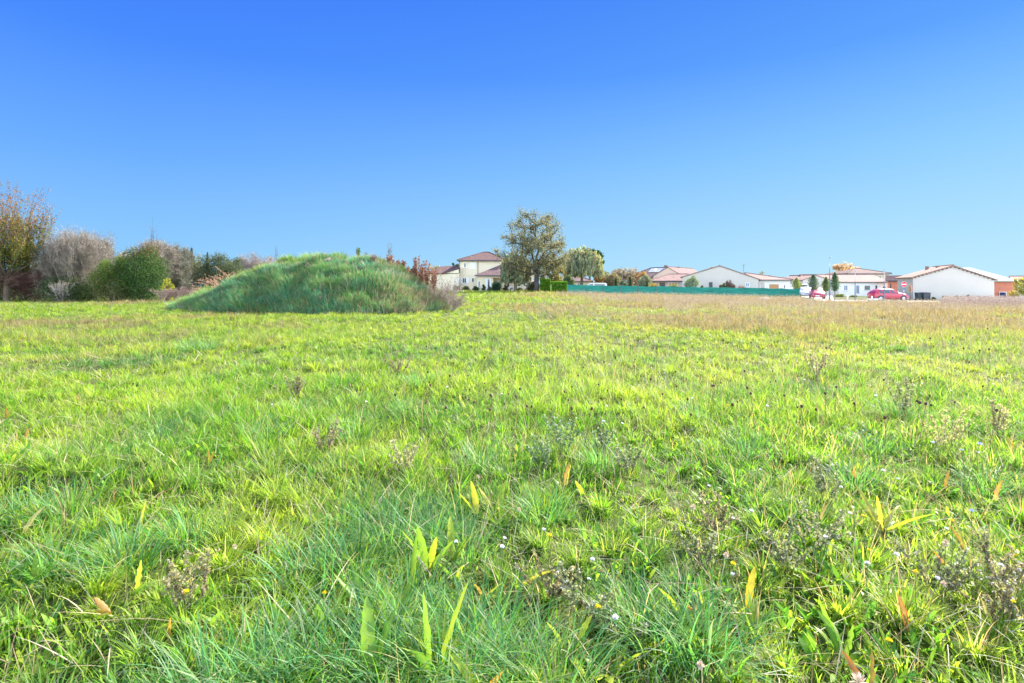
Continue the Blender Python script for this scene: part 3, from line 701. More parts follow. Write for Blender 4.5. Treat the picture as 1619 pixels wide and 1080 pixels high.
# tall tree with upright shoots
def shoot_tree(px, D, top, wpx, base_py):
    x = XP(px, D); z = float(ground_z(x, D)); H = EYE + (HZ-top)*D/F - z; W = wpx*D/F; rs = np.random.default_rng(77)
    S = []; tips = []
    tz = H*.2
    S.append([0, 0, -.1, .02, .0, tz*.6, .26, .22]); S.append([.02, 0, tz*.6, 0, 0, tz, .22, .17])
    for i in range(15):
        a = i*2.4; p = np.array([0, 0, tz*rs.uniform(.7, 1)]); r = .11
        d = np.array([math.cos(a)*1.0, math.sin(a)*1.0, .45+.5*rs.random()]); d /= np.linalg.norm(d); Ln = W*.5*rs.uniform(.5, 1.1)
        for j in range(5):
            q2 = p + d*Ln/5; S.append([*p, *q2, r, r*.85]); d = d + np.array([0, 0, .22]) + rs.normal(size=3)*.08; d /= np.linalg.norm(d); p = q2; r *= .82
            if j < 1: continue
            for _ in range(3):
                e = np.array([rs.normal()*.14, rs.normal()*.14, 1.]); pp = p.copy(); L2 = (H - p[2])*rs.uniform(.45, 1.0)*(1-.35*np.hypot(p[0], p[1])/(W/2)); rr = .03
                for k in range(8):
                    q3 = pp + e/np.linalg.norm(e)*L2/8; S.append([*pp, *q3, rr, rr*.8]); rr = max(.008, rr*.8); pp = q3; e = e + rs.normal(size=3)*.06
                    dens = 34 if pp[2] < H*.45 else (14 if pp[2] < H*.65 else 5)
                    for _ in range(dens): tips.append(pp - e*L2/8*rs.random() + rs.normal(size=3)*np.array([.16, .16, .12])*(1 if pp[2] < H*.6 else .55))
    C = np.array(tips); n = len(C); t = np.clip((C[:, 2]/H-.42)/.35 + rs.normal(size=n)*.25, 0, 1)
    colr = np.where((rs.random(n) < t)[:, None], pick(RUS + [(.3, .2, .1)], n), pick([(.12, .20, .04), (.07, .13, .03), (.20, .25, .05), (.34, .27, .07), (.20, .12, .06)], n))
    return finish_tree('pear_tree', (x, D, z-.03), 'tall tree at the left edge with upright shoots, leaves rusty above and green below', 'tree', None, np.array(S), C, .13*rs.uniform(.6, 1.3, n), colr, (.13, .10, .07))
shoot_tree(10, 51, 262, 142, 475)
thicket('bramble_thicket', 40, 52.5, 424, 85, 'dense brown leafless stems under the tall rusty tree', 'thicket', ((.17,.09,.075),(.12,.065,.055),(.22,.13,.10)), 3, 16, 5, r0=.03)
shrub('hedge_shrub', -6, 51.5, 436, 46, DKG, 'clipped dark green shrub beneath the tall rusty tree at the left edge', n=5000, leaf=.09)
thicket('bare_thicket', 122, 53.5, 371, 72, 'tall grey leafless thicket right of the tall rusty tree', 'bare bush', depth=3, stems=17, seed=9, leafn=3500, pal=OLV, group=None, extra=2, up=.5, spread=.42)
thicket('bare_thicket', 88, 52.6, 388, 46, 'lower pale grey brushwood in front of the tall leafless thicket', 'bare bush', ((.28,.24,.20),(.2,.17,.14)), 3, 9, 10, extra=2, up=.4)
thicket('bare_shoots', 118, 53, 362, 84, 'upright bare grey shoots rising out of the tall leafless thicket', 'bare bush', ((.24,.20,.17),(.32,.28,.24)), 2, 16, 91, extra=2, up=1.0, spread=.2, r0=.03)
shrub('olive_shrub', 92, 52.8, 398, 40, OLV, 'ragged olive shrub between the tall rusty tree and the leafless thicket', n=3000, leaf=.12, lumps=8, seed=14)
thicket('twig_pile', 100, 51.2, 446, 46, 'pale broken twigs sticking out at the foot of the leafless thicket', 'brushwood', ((.36,.32,.29),(.3,.26,.23)), 2, 6, 14, extra=2, r0=.025)
shrub('dark_underbrush', 104, 52.2, 438, 84, [(.05,.10,.04),(.08,.13,.06),(.12,.15,.08),(.18,.17,.12)], 'dark green undergrowth inside the leafless thicket', 'undergrowth', n=9000, lumps=12)
shrub('leafy_shrub', 133, 52.2, 448, 44, [(.13,.2,.06),(.2,.27,.06),(.08,.14,.05)], 'low mottled green shrub between the thicket and the ivy bush', n=4200, leaf=.09)
shrub('olive_shrub', 150, 58, 375, 80, OLV, 'tall olive-brown shrub rising behind the ivy bush', n=12000, lumps=11, leaf=.12, seed=2)
thicket('bare_thicket', 152, 57, 372, 50, 'thin grey twigs poking above the olive-brown shrub', 'bare bush', depth=3, stems=6, seed=19, extra=3)
shrub('ivy_bush', 181, 52, 402, 70, [(.06,.15,.03),(.10,.19,.03),(.15,.22,.04),(.24,.26,.10)], 'bright green ivy-like bush with pale lower leaves in the hedge line', n=16000, lumps=11, leaf=.10, seed=3, zcol=(.55, .2, [(.17,.19,.07),(.12,.14,.06),(.24,.24,.12)]))
shrub('evergreen_shrub', 226, 52.6, 383, 86, DKG, 'large dark green shrub with reddish top at the right end of the hedge', n=24000, lumps=14, leaf=.10, seed=4, zcol=(.72, 1.05, [(.22,.11,.05),(.12,.12,.04),(.28,.16,.07)]))
shrub('yellow_shrub', 264, 51, 434, 24, [(.45,.42,.04),(.34,.38,.04),(.20,.26,.05)], 'small shrub with bright yellow leaves beside the dark green shrub', n=1100, leaf=.11, seed=5)
thicket('bare_thicket', 252, 56, 384, 60, 'grey leafless bush behind the yellow-leaved shrub', 'bare bush', depth=4, stems=8, seed=22, extra=3, leafn=900, pal=OLV)
thicket('snag_tree', 243, 55, 353, 12, 'thin bare pole-like stem standing above the dark green shrub', 'bare tree', ((.14,.12,.12),), 1, 2, 25, extra=1, r0=.05, up=1, spread=.15)
thicket('bare_thicket', 276, 58, 392, 50, 'grey-green half bare bush left of the small conifer', 'bare bush', ((.25,.24,.19),(.18,.18,.14)), 4, 8, 33, extra=3, leafn=2600, pal=OLV)
shrub('hedge_shrub', 286, 60, 408, 66, [(.16,.18,.09),(.22,.20,.12),(.12,.14,.07)], 'muted olive-brown shrub filling the hedge line between the yellow shrub and the mound', n=9000, leaf=.11, seed=8)
shrub('hedge_shrub', 34, 56, 436, 110, [(.06,.11,.05),(.10,.12,.07),(.15,.12,.08)], 'dark brown-green shrub mass behind the trunk of the tall rusty tree', n=9000, leaf=.11, seed=9)
thicket('brushwood_heap', 284, 47, 454, 84, 'low brown brushwood at the left toe of the mound', 'brushwood', ((.22,.15,.13),(.3,.22,.19)), 2, 12, 34, extra=4, r0=.02)
def conifer(px, D, top, wpx, label, pal, z0=None, n=6000, group=None, name='conifer', leaf=.14, slim=False):
    x = XP(px, D); z = float(ground_z(x, D)) if z0 is None else z0; H = EYE + (HZ-top)*D/F - z; W = wpx*D/F
    t = rng.random(n)**1.0; tiers = .8 + .2*np.sin(t*40) if not slim else 1.
    rr = W/2*(np.minimum(1, (1-t)*1.25)**(.8 if not slim else .6))*tiers*rng.random(n)**.45*(1 if not slim else np.minimum(1, (t+.05)*6)); a = rng.uniform(0, 2*math.pi, n)
    C = np.stack([np.cos(a)*rr, np.sin(a)*rr, .05*H + t*H*.95 - rr*.15*(0 if slim else 1)], 1); C[:, 2] = np.maximum(C[:, 2], .05)
    S = np.array([[0, 0, 0, 0, 0, H*.9, .10*H**.5, .02]])
    return finish_tree(name, (x, D, z-.03), label, 'conifer' if not slim else 'cypress', group, S, C, leaf*rng.uniform(.7, 1.3, n), pick(pal, n))
conifer(303, 74, 392, 26, 'small pointed conifer on the skyline left of the big dark bush', [(.10,.12,.08),(.15,.13,.10),(.07,.09,.06)], n=5000)
shrub('dark_bush', 345, 62, 397, 78, [(.07,.11,.07),(.10,.14,.08),(.14,.15,.09),(.05,.08,.05)], 'big grey-green bush on the skyline behind the reddish grass plumes', n=15000, lumps=12, leaf=.12, seed=6)
shrub('dark_bush', 368, 68, 402, 48, [(.08,.12,.07),(.12,.15,.08)], 'rounded olive bush on the skyline right of the big grey-green one', n=8000, leaf=.13, seed=7)
conifer(328, 78, 399, 18, 'dark small conifer top showing over the big grey-green bush', [(.06,.09,.06),(.08,.11,.07)], n=3000)
thicket('bare_tree', 408, 80, 404, 54, 'pale leafless rounded tree on the skyline before the mound crest', 'bare tree', ((.33,.28,.25),(.26,.22,.2)), 4, 5, 41, extra=3, leafn=700, pal=RUS, leaf=.12)
thicket('bare_tree', 388, 84, 407, 40, 'thin grey bare tree between the olive bush and the pale rounded tree', 'bare tree', ((.3,.26,.24),), 4, 4, 42, extra=3, leafn=500, pal=OLV, leaf=.12)
broadleaf('autumn_tree', 452, 70, 394, 36, 0, [(.30,.17,.11),(.24,.14,.09),(.36,.24,.15)], 'russet half-bare tree peeping over the left shoulder of the mound', leaf=.13, per=5, seed=51, bark=(.2,.16,.13))
thicket('snag_tree', 438, 62, 391, 8, 'thin dark snag left of the russet tree over the mound', 'bare tree', ((.12,.10,.10),), 1, 1, 52, extra=1, r0=.05, up=1, spread=.1)
# distant line of trees, a copy each
def far_tree(px, D, top, wpx, pal, seed):
    x = XP(px, D); H = EYE + (HZ-top)*D/F - .5
    return broadleaf('distant_tree', px, D, top, wpx, 0, pal, 'small hazy grey-brown tree in the far line beyond the field and houses', group='hazy trees along the far line', leaf=.30, per=5, trunk=.16, depth=3, seed=seed, z0=.4, clump=.45, bark=(.22,.18,.16), mains=6)
HZP = [[(.30,.24,.19),(.24,.21,.16),(.34,.28,.22)], [(.20,.22,.15),(.26,.25,.17),(.16,.18,.12)], [(.34,.24,.17),(.28,.22,.17)]]
protos = []
rs = np.random.default_rng(12)
for i, (px, top, wd, k) in enumerate([(262,398,46,0),(305,404,50,1),(375,408,44,0),(430,404,40,2),(462,410,40,1),(628,424,34,0),(690,417,34,2),(962,428,44,1),(985,421,40,2),(1005,424,30,0),(1222,436,40,1),(1236,438,38,0),(1252,441,36,2),(1264,438,36,1),(1200,430,34,1),(660,424,40,1),(-40,400,60,0),(60,402,60,1),(120,396,60,0),(200,398,50,2),(1640,436,60,1),(1700,432,60,0),(-110,398,70,1)]):
    D = 118 + 30*rs.random() if px > 560 else 92 + 25*rs.random()
    if len(protos) < 6:
        protos.append((far_tree(px, D, top, wd, HZP[k], 60+i), EYE+(HZ-top)*D/F-.4, wd*D/F))
    else:
        src, h0, w0 = protos[(k + 3*(i % 2)) % 6]
        r_ = src.copy(); col.objects.link(r_); r_.location = (XP(px, D), D, .4)
        s = (EYE+(HZ-top)*D/F-.4)/h0; r_.scale = (wd*D/F/w0, wd*D/F/w0, s); r_.rotation_euler = (0, 0, rs.uniform(0, 6))
        for ch in src.children:
            c_ = ch.copy(); col.objects.link(c_); c_.parent = r_

# ------------------------------------------------------------------ trees and bushes in the middle
# big half-leafed tree
broadleaf('ash_tree', 848, 76, 326, 118, 461, [(.17,.19,.11),(.13,.16,.09),(.24,.22,.14),(.10,.13,.07),(.33,.27,.18)], 'big spreading half-leafed tree in the middle, taller than the houses', leaf=.17, per=12, trunk=.16, depth=4, mains=10, bark=(.075,.065,.06), seed=11, spread=.5, up=.06, clump=.22, r0=.36, keep=1)
def weeping(name, px, D, top, wpx, botpy, pal, label, n_str=260, seed=1, dens=26, zt=None):
    x = XP(px, D); z = float(ground_z(x, D)); H = EYE+(HZ-top)*D/F-z; W = wpx*D/F; rs = np.random.default_rng(seed)
    zb = max(.3, EYE+(HZ-botpy)*D/F-z); S = [[0,0,-.1,0,0,H*.5,.28,.2]]; LC = []; lc = []
    for i in range(n_str):
        a = rs.uniform(0, 2*math.pi); r = W/2*rs.random()**.5; k = 1-(r/(W/2))**2
        p = np.array([math.cos(a)*r, math.sin(a)*r, H*(.72+.28*k)*rs.uniform(.78, 1.0)*(1+.08*math.sin(a*3+seed))])
        if i % 5 == 0: S.append([0, 0, H*.45, *(p*np.array([.5, .5, .85])), .1, .06]); S.append([*(p*np.array([.5, .5, .85])), *p, .06, .02])
        b = zb + (p[2]-zb)*rs.random()*.5; m = int(dens*rs.uniform(.6, 1.2)); t = rs.random(m)
        sw = rs.normal(size=2)*.25
        c = np.stack([p[0]+sw[0]*t+rs.normal(size=m)*.09, p[1]+sw[1]*t+rs.normal(size=m)*.09, p[2]+(b-p[2])*t], 1); LC.append(c)
        S.append([*p, p[0]+sw[0], p[1]+sw[1], b, .012, .008]); lc.append(np.repeat(pick(pal, 1), m, 0)*rs.uniform(.8, 1.2, (m, 1)))
    C = np.concatenate(LC); n = len(C)
    root = empty(name, (x, D, z-.03), 0, label, 'tree')
    V, Fq, Cc = segs_mesh(np.array(S), (.16,.13,.09), 5); mesh_np('trunk', V, [Fq], M['wood'], root, Cc)
    # hanging narrow leaves
    w = .075; V = np.stack([C+[0, 0, .24], C+rs.normal(size=(n, 3))*[.07, .07, .01]+[w, 0, 0], C-[0, 0, .24], C-rs.normal(size=(n, 3))*[.07, .07, .01]-[w, 0, 0]], 1).reshape(-1, 3)
    mesh_np('crown', V, [np.arange(4*n).reshape(-1, 4)], M['leaf'], root, np.repeat(np.concatenate(lc), 4, 0))
    return root
weeping('willow_tree', 920, 92, 390, 64, 438, [(.24,.28,.16),(.34,.34,.19),(.19,.23,.14),(.42,.40,.24)], 'weeping willow with grey-green hanging curtains right of the big tree', 420, 4, 44)
weeping('drooping_tree', 815, 79.5, 397, 46, 450, [(.22,.26,.17),(.26,.29,.18),(.32,.31,.18)], 'grey-green drooping tree on the left side of the big tree, before the porch', 150, 6, 36)
broadleaf('yellow_tree', 873, 81, 398, 44, 0, [(.34,.28,.08),(.26,.24,.09),(.20,.20,.09)], 'small yellow-olive tree just right of the big tree trunk', leaf=.17, per=12, trunk=.2, seed=31)
broadleaf('umbrella_pine', 933, 118, 389, 40, 0, [(.04,.09,.04),(.06,.12,.05)], 'dark green dome of an umbrella pine behind the willow', leaf=.28, per=22, trunk=.5, seed=32, z0=.4, up=.05, cat='pine')
broadleaf('orange_tree', 946, 96, 424, 24, 0, [(.42,.26,.10),(.34,.26,.12)], 'low orange autumn tree at the right foot of the willow', leaf=.18, per=9, trunk=.2, seed=33)
shrub('evergreen_shrub', 897, 84, 432, 26, [(.09,.15,.08),(.13,.2,.1)], 'dark round bush between the green hedge and the chimneyed roof', n=5000, leaf=.13)
shrub('tree_foot_shrub', 843, 77.2, 444, 22, [(.07,.10,.05),(.13,.13,.06)], 'dark ivy growth at the foot of the big tree', n=2600, leaf=.12)
def hedge(px0, px1, D, top, label, pal):
    x0, x1 = XP(px0, D), XP(px1, D); W = x1-x0; z = float(ground_z((x0+x1)/2, D)); H = EYE+(HZ-top)*D/F-z; n = 6500
    root = empty('clipped_hedge', ((x0+x1)/2, D, z-.03), 0, label, 'hedge', 'bright green clipped hedges by the big tree')
    C = np.stack([rng.uniform(-W/2, W/2, n), rng.uniform(-.5, .5, n), rng.uniform(.02, H, n)], 1); f = rng.integers(0, 3, n)
    C[f == 0, 1] = -.5 + rng.normal(size=(f == 0).sum())*.05; C[f == 1, 2] = H + rng.normal(size=(f == 1).sum())*.05
    V, Fq, Cc = leaves_mesh(C, .13, pick(pal, n)); mesh_np('foliage', V, [Fq], M['leaf'], root, Cc)
    S = [[t, 0, 0, t, 0, H*.8, .03, .02] for t in np.linspace(-W/2+.1, W/2-.1, 8)]; V, Fq, Cc = segs_mesh(np.array(S), (.1,.08,.06)); mesh_np('stem', V, [Fq], M['wood'], root, Cc)
hedge(854, 870, 76.5, 442, 'short bright green hedge block directly right of the big tree trunk', [(.11,.25,.02),(.14,.30,.02)])
hedge(872, 896, 75.3, 446, 'longer bright green hedge block touching the left end of the green fence', [(.10,.24,.02),(.14,.30,.03)])

# ------------------------------------------------------------------ houses
class House:
    """Local frame: origin on the ground at the left end of the front wall, x along the front, y away from the viewer."""
    def __init__(s, name, label, cat, pa, pb, depth, bz, group=None):
        s.A = Vector((XP(*pa), pa[1])); s.B = Vector((XP(*pb), pb[1])); s.L = (s.B-s.A).length; s.e = (s.B-s.A)/s.L
        s.rz = math.atan2(s.e.y, s.e.x); s.bz = bz; s.dp = depth
        s.root = empty(name, (s.A.x, s.A.y, bz), s.rz, label, cat, group)
    def hit(s, px, py):
        k = (px-CX)/F     # ray (k,1)*t meets A+u*e
        # A.x+u e.x = k t ; A.y+u e.y = t
        u = (k*s.A.y - s.A.x)/(s.e.x - k*s.e.y); t = s.A.y + u*s.e.y
        return u, EYE-(py-HZ)*t/F - s.bz
    def body(s, mat, eave, x0=0, x1=None, y0=0, y1=None, ridge=None, name='wall', apex=.5, left_h=None, right_h=None, under=-.6):
        x1 = s.L if x1 is None else x1; y1 = s.dp if y1 is None else y1; lh = left_h or eave; rh = right_h or eave; b = MB()
        if ridge: prof = [(x0, under), (x1, under), (x1, rh), (x0+(x1-x0)*apex, ridge), (x0, lh)]
        else: prof = [(x0, under), (x1, under), (x1, rh), (x0, lh)]
        n = len(prof); vs = [(p[0], y0, p[1]) for p in prof] + [(p[0], y1, p[1]) for p in prof]
        b.add(vs, [tuple(range(n)), tuple(reversed(range(n, 2*n)))] + [(i, i+n, (i+1) % n+n, (i+1) % n) for i in range(n)])
        return b.build(name, mat, s.root)
    def gable_front(s, mat, eave, ridge, x0=0, x1=None, y0=0, y1=None, apex=.5, ov=.35, th=.14, left_h=None, right_h=None, ovf=.12):
        x1 = s.L if x1 is None else x1; y1 = s.dp if y1 is None else y1; lh = left_h or eave; rh = right_h or eave; xm = x0+(x1-x0)*apex; b = MB(); up = .15
        sl = (ridge-lh)/(xm-x0); sr = (ridge-rh)/(x1-xm)
        a = [(x0-ov, y0-ovf, lh-ov*sl+up), (xm, y0-ovf, ridge+up), (xm, y1+ovf, ridge+up), (x0-ov, y1+ovf, lh-ov*sl+up)]
        c = [(xm+.002, y0-ovf, ridge+up), (x1+ov, y0-ovf, rh-ov*sr+up), (x1+ov, y1+ovf, rh-ov*sr+up), (xm+.002, y1+ovf, ridge+up)]
        b.slab(a, th); b.slab(c, th); r = b.build('roof', mat, s.root)
        g = MB(); g.tube([(xm, y0-ovf-.02, ridge+up+.02), (xm, y1+ovf+.02, ridge+up+.02)], .09, 6); g.build('ridge_tiles', mat, r)
        return r
    def gable_side(s, mat, eave, ridge, x0=0, x1=None, y0=0, y1=None, ov=.35, th=.14, hip0=0, hip1=0, up=.02):
        """ridge parallel to the front; hip0 / hip1 pull the ridge ends in"""
        x1 = s.L if x1 is None else x1; y1 = s.dp if y1 is None else y1; ym = (y0+y1)/2; b = MB()
        E = eave + up; Rg = ridge + up; xa, xb, ya, yb = x0-ov, x1+ov, y0-ov, y1+ov
        h0 = xa + (hip0 if hip0 else 0); h1 = xb - (hip1 if hip1 else 0)
        b.slab([(xa, ya, E), (xb, ya, E), (h1, ym, Rg), (h0, ym, Rg)], th)
        b.slab([(xb, yb, E), (xa, yb, E), (h0, ym+.002, Rg), (h1, ym+.002, Rg)], th)
        if hip0: b.slab([(xa-.002, yb, E), (xa-.002, ya, E), (h0-.002, ym, Rg)], th)
        if hip1: b.slab([(xb+.002, ya, E), (xb+.002, yb, E), (h1+.002, ym, Rg)], th)
        r = b.build('roof', mat, s.root)
        g = MB(); g.tube([(h0, ym, Rg+.02), (h1, ym, Rg+.02)], .09, 6)
        if hip0: g.tube([(xa, ya, E+.02), (h0, ym, Rg+.02)], .08, 6)
        if hip1: g.tube([(xb, ya, E+.02), (h1, ym, Rg+.02)], .08, 6)
        g.build('ridge_tiles', mat, r)
        # gutter along the front eave
        gt = MB(); gt.tube([(xa, ya-.06, E-.12), (xb, ya-.06, E-.12)], .07, 6); gt.build('gutter', M['metalgrey'], r)
        if not hip0 or not hip1:
            pass
        return r
    def window(s, r, kind='window', pane='glass', frame='shutter', shut=None, y=0.0, bars=1, sill=True, side=None, label=None):
        u0, z1 = s.hit(r[0], r[1]); u1, z0 = s.hit(r[2], r[3])
        return s.window_l(u0, u1, z0, z1, kind, pane, frame, shut, y, bars, sill)
    def window_l(s, u0, u1, z0, z1, kind='window', pane='glass', frame='shutter', shut=None, y=0.0, bars=1, sill=True):
        f = .07; b = MB(); ya, yb = y-.045, y+.05
        b.box((u0, ya, z0), (u0+f, yb, z1)); b.box((u1-f, ya, z0), (u1, yb, z1)); b.box((u0+f, ya, z1-f), (u1-f, yb, z1)); b.box((u0+f, ya, z0), (u1-f, yb, z0+f))
        for i in range(bars):
            xx = u0+(u1-u0)*(i+1)/(bars+1); b.box((xx-.025, ya+.005, z0+f), (xx+.025, yb, z1-f))
        w = b.build(kind, M[frame], s.root)
        p = MB(); p.box((u0+f, y-.02, z0+f), (u1-f, y+.04, z1-f)); p.build('panel' if kind in ('door', 'shutter', 'garage_door') else 'pane', M[pane], w)
        if sill and kind == 'window':
            p = MB(); p.box((u0-.08, y-.14, z0-.07), (u1+.08, y+.02, z0-.003)); p.build('sill', M['concrete'], w)
        if shut:
            ws = (u1-u0)*.5
            for a in (u0-ws-.02, u1+.02):
                p = MB(); p.box((a, y-.07, z0-.02), (a+ws, y-.015, z1+.02))
                for k in range(3): zz = z0+(z1-z0)*(.15+.35*k); p.box((a+.03, y-.085, zz), (a+ws-.03, y-.07, zz+.06))
                p.build('shutter', M[shut], w)
        return w
    def downpipe(s, px, top, y=0.0):
        u, z = s.hit(px, top); g = MB(); g.tube([(u, y-.07, z), (u, y-.07, -.2)], .05, 6); g.build('downpipe', M['metalgrey'], s.root)
def zp(py, D): return EYE-(py-HZ)*D/F

# two-storey cream house
bz = .62
h = House('cream_house', 'two-storey cream house with brown hipped roof and arched porch left of the big tree', 'house', (726, 88), (797.5, 88), 8, bz)
W1 = h.L; ev = zp(411.5, 88)-bz
h.body(M['cream'], ev)
h.gable_side(M['roofbrown'], ev, zp(402, 88)-bz+.55, ov=.35, hip0=4.1, hip1=3.0)
h.window((732.5, 415.5, 737.5, 423.5), bars=0); h.window((743, 415, 752, 425.5), 'shutter', pane='shutter', bars=1)
h.window((731, 439, 737.5, 448), shut='shutter'); h.window((745.5, 439, 749.8, 446.5), bars=0); h.downpipe(755.5, 412)
for a, b_ in ((726.6, 412),): h.downpipe(a, b_)
# low front wing with the porch
u0, _ = h.hit(756.2, 440); u1, _ = h.hit(827, 440); u2, _ = h.hit(780, 440); yf = -3.2
le = zp(435.5, 85)-bz
b = MB(); b.box((u0, yf, -.5), (u2, -.003, le)); b.box((u2, yf, le-.38), (u1, yf+.25, le)); b.box((u1-.3, yf+.25, le-.38), (u1, -.003, le))
b.box((u2, -.25, -.5), (u1-.3, -.003, le)); b.box((u2, yf+.25, -.05), (u1, -.25, .08)); b.build('porch_wing', M['cream'], h.root)
for uu in (h.hit(796, 440)[0], h.hit(811, 440)[0], u1-.35):
    b = MB(); uu2 = min(uu+.38, u1+.03); b.box((uu2-.38, yf-.03, -.4), (uu2, yf+.33, le-.38)); b.box((uu2-.45, yf-.08, le-.52), (uu2+.0, yf+.36, le-.381)); b.box((uu2-.45, yf-.08, -.4), (uu2+.0, yf+.36, .2)); b.build('column', M['cream'], h.root)
b = MB(); rdg = zp(418.5, 88)-bz; ux, _ = h.hit(792, 430)
b.slab([(u0-.35, yf-.35, le+.05), (u1+.35, yf-.35, le+.05), (u1-.8, -.01, rdg), (ux, -.01, rdg)], .14)
b.slab([(u0-.352, -.01, le+.05), (u0-.352, yf-.35, le+.05), (ux-.002, -.012, rdg)], .1)
b.slab([(u1+.352, yf-.35, le+.05), (u1+.352, -.01, le+.05), (u1-.798, -.012, rdg)], .1)
pr = b.build('porch_roof', M['roofmauve'], h.root)
g_ = MB(); g_.tube([(u0-.35, yf-.41, le-.06), (u1+.35, yf-.41, le-.06)], .07, 6); g_.build('gutter', M['metalgrey'], pr)
k = 88/85
h.window_l(h.hit(758.5, 440)[0]*.98, h.hit(761, 440)[0], .75, 1.75, bars=0, y=yf)
h.window_l(h.hit(772, 440)[0], h.hit(776, 440)[0], .35, 2.1, shut='shutter', y=yf, bars=0, sill=False)
h.window_l(h.hit(801, 440)[0], h.hit(806, 440)[0], .12, 2.1, 'door', pane='dark', y=-.25, bars=0)
h.window_l(h.hit(785, 440)[0], h.hit(790, 440)[0], .9, 1.9, 'window', y=-.25)
h.window_l(h.hit(814, 440)[0], h.hit(820, 440)[0], .12, 2.2, 'door', pane='blueshut', y=-.25, bars=1)
# left garage wing, roof rising to the right
h = House('house_wing', 'single-storey cream annexe with sloping brown roof adjoining the left side of the two-storey house', 'house', (675, 86.5), (726, 86.5), 7.5, .62)
eL = zp(432.2, 86.5)-.62; eR = zp(423, 86.5)-.62
h.body(M['cream'], eL, right_h=eL, x1=h.hit(726.3, 440)[0]-.03)
b = MB(); xr = h.hit(700, 440)[0]; b.slab([(-.35, -.35, eL+.02), (xr, -.35, eL+.02), (h.L-.05, .02, eR-.1), (h.L-.05, 4, eR+.5), (xr*.8, 4, eR+.35)], .14)
b.slab([(-.35, 7.9, eL), (-.35, -.348, eL+.01), (xr*.8, 4.01, eR+.34)], .12)
b.build('roof', M['roofbrown'], h.root)
b = MB(); b.add([(xr, 0.0, eL-.1), (h.L-.06, 0.0, eL-.1), (h.L-.06, 0.0, eR-.28), (xr, .15, eL-.1), (h.L-.06, .15, eL-.1), (h.L-.06, .15, eR-.28)], [(0,1,2),(5,4,3),(0,3,4,1),(1,4,5,2),(2,5,3,0)]); b.build('gable_infill', M['cream'], h.root)
h.window((688.5, 438, 692, 446), bars=0); h.window((719.5, 439, 724.5, 452), 'door', pane='shutter', bars=0)

# small white house behind the big tree, right of the porch
h = House('white_annexe', 'small white building seen between the porch and the big tree trunk', 'house', (822, 96), (846, 96), 6, .62)
h.body(M['white2'], zp(432, 96)-.62, ); h.gable_side(M['roofmauve'], zp(432, 96)-.62, zp(426, 96)-.62)
h.window((832.5, 438, 838, 443.5), pane='glass'); h.window((831.5, 446, 838.5, 458), 'garage_door', pane='woodpanel', bars=0)
# chimneyed house under the willow
h = House('chimney_house', 'low house with brown roof and white chimney under the willow', 'house', (899, 104), (934, 104), 8, .4)
e = zp(444.5, 104)-.4
h.body(M['cream'], e); rr = h.gable_side(M['roofmauve'], e, zp(430.5, 104)-.4, hip1=3.6)
b = MB(); u, zz = h.hit(904.5, 427); b.box((u-.4, 3.0, zz-2.2), (u+.4, 3.8, zz+.5)); b.box((u-.48, 2.92, zz+.5), (u+.48, 3.88, zz+.62)); b.build('chimney', M['white'], rr)
h.window((913, 446.5, 919, 452))
# purple-roofed house with solar panels
h = House('solar_house', 'mauve-roofed house with peach gable and pale solar panels on its roof', 'house', (1033, 116), (1078, 112), 9, .2)
e = zp(436, 113)-.2; ap = zp(422.8, 113)-.2
h.body(M['pinkwall'], e, ridge=ap, apex=.52); rr = h.gable_front(M['roofmauve'], e, ap, apex=.52, y1=14)
# long left part, ridge parallel to the view
u0, _ = h.hit(987, 430); h.body(M['pinkwall'], zp(437.5, 116)-.2, x0=u0, x1=-.003, y0=1.5, y1=9.5, name='side_wing')
rr2 = h.gable_side(M['roofmauve'], zp(438, 116)-.2, zp(423.2, 120)-.2, x0=u0, x1=h.L*.5, y0=1.5, y1=9.5, hip0=4.2)
b = MB(); eav = zp(438, 116)-.18; rd = zp(423.2, 120)-.18
def on(u, t, o=.1): return (u, 1.15+(5.5-1.15)*t, eav+(rd-eav)*t+o)
ua, ub = h.hit(1014, 430)[0], h.hit(1045, 430)[0]; b.slab([on(ua, .5), on(ub, .5), on(ub, .9), on(ua, .9)], .05); b.build('solar_panel', M['solar'], rr2)
b = MB(); u, zz = h.hit(1036, 422); b.box((u-.3, 5.2, rd-.3), (u+.3, 5.8, rd+.5)); b.build('chimney', M['roofmauve'], rr2)
b = MB(); u, zz = h.hit(1031, 428.5); b.tube([(u, 1.9, zz-.2), (u, 1.9, zz+.3)], .04, 6); b.tube([(u, 1.75, zz+.3), (u, 1.85, zz+.3)], [.32, .26], 12); b.build('satellite_dish', M['signwhite'], rr2)
h.window((988, 441, 993, 447)) if False else None
# pink low house before it
h = House('pink_roofed_house', 'low house with pale pink hipped roof joining the left side of the wide white gable', 'house', (1028, 98), (1085, 96), 8, .1)
e = zp(444, 97)-.1
h.body(M['pinkwall'], e); h.gable_side(M['roofpink'], e, zp(433.5, 100)-.1, hip0=3.6, hip1=0)
h.window((1042, 446.5, 1052, 454), 'garage_door', pane='dark', frame='woodpanel', bars=0); h.window((1057, 446.5, 1071, 452), pane='woodpanel', bars=2); h.window((1075, 447, 1079, 452), pane='blueshut')
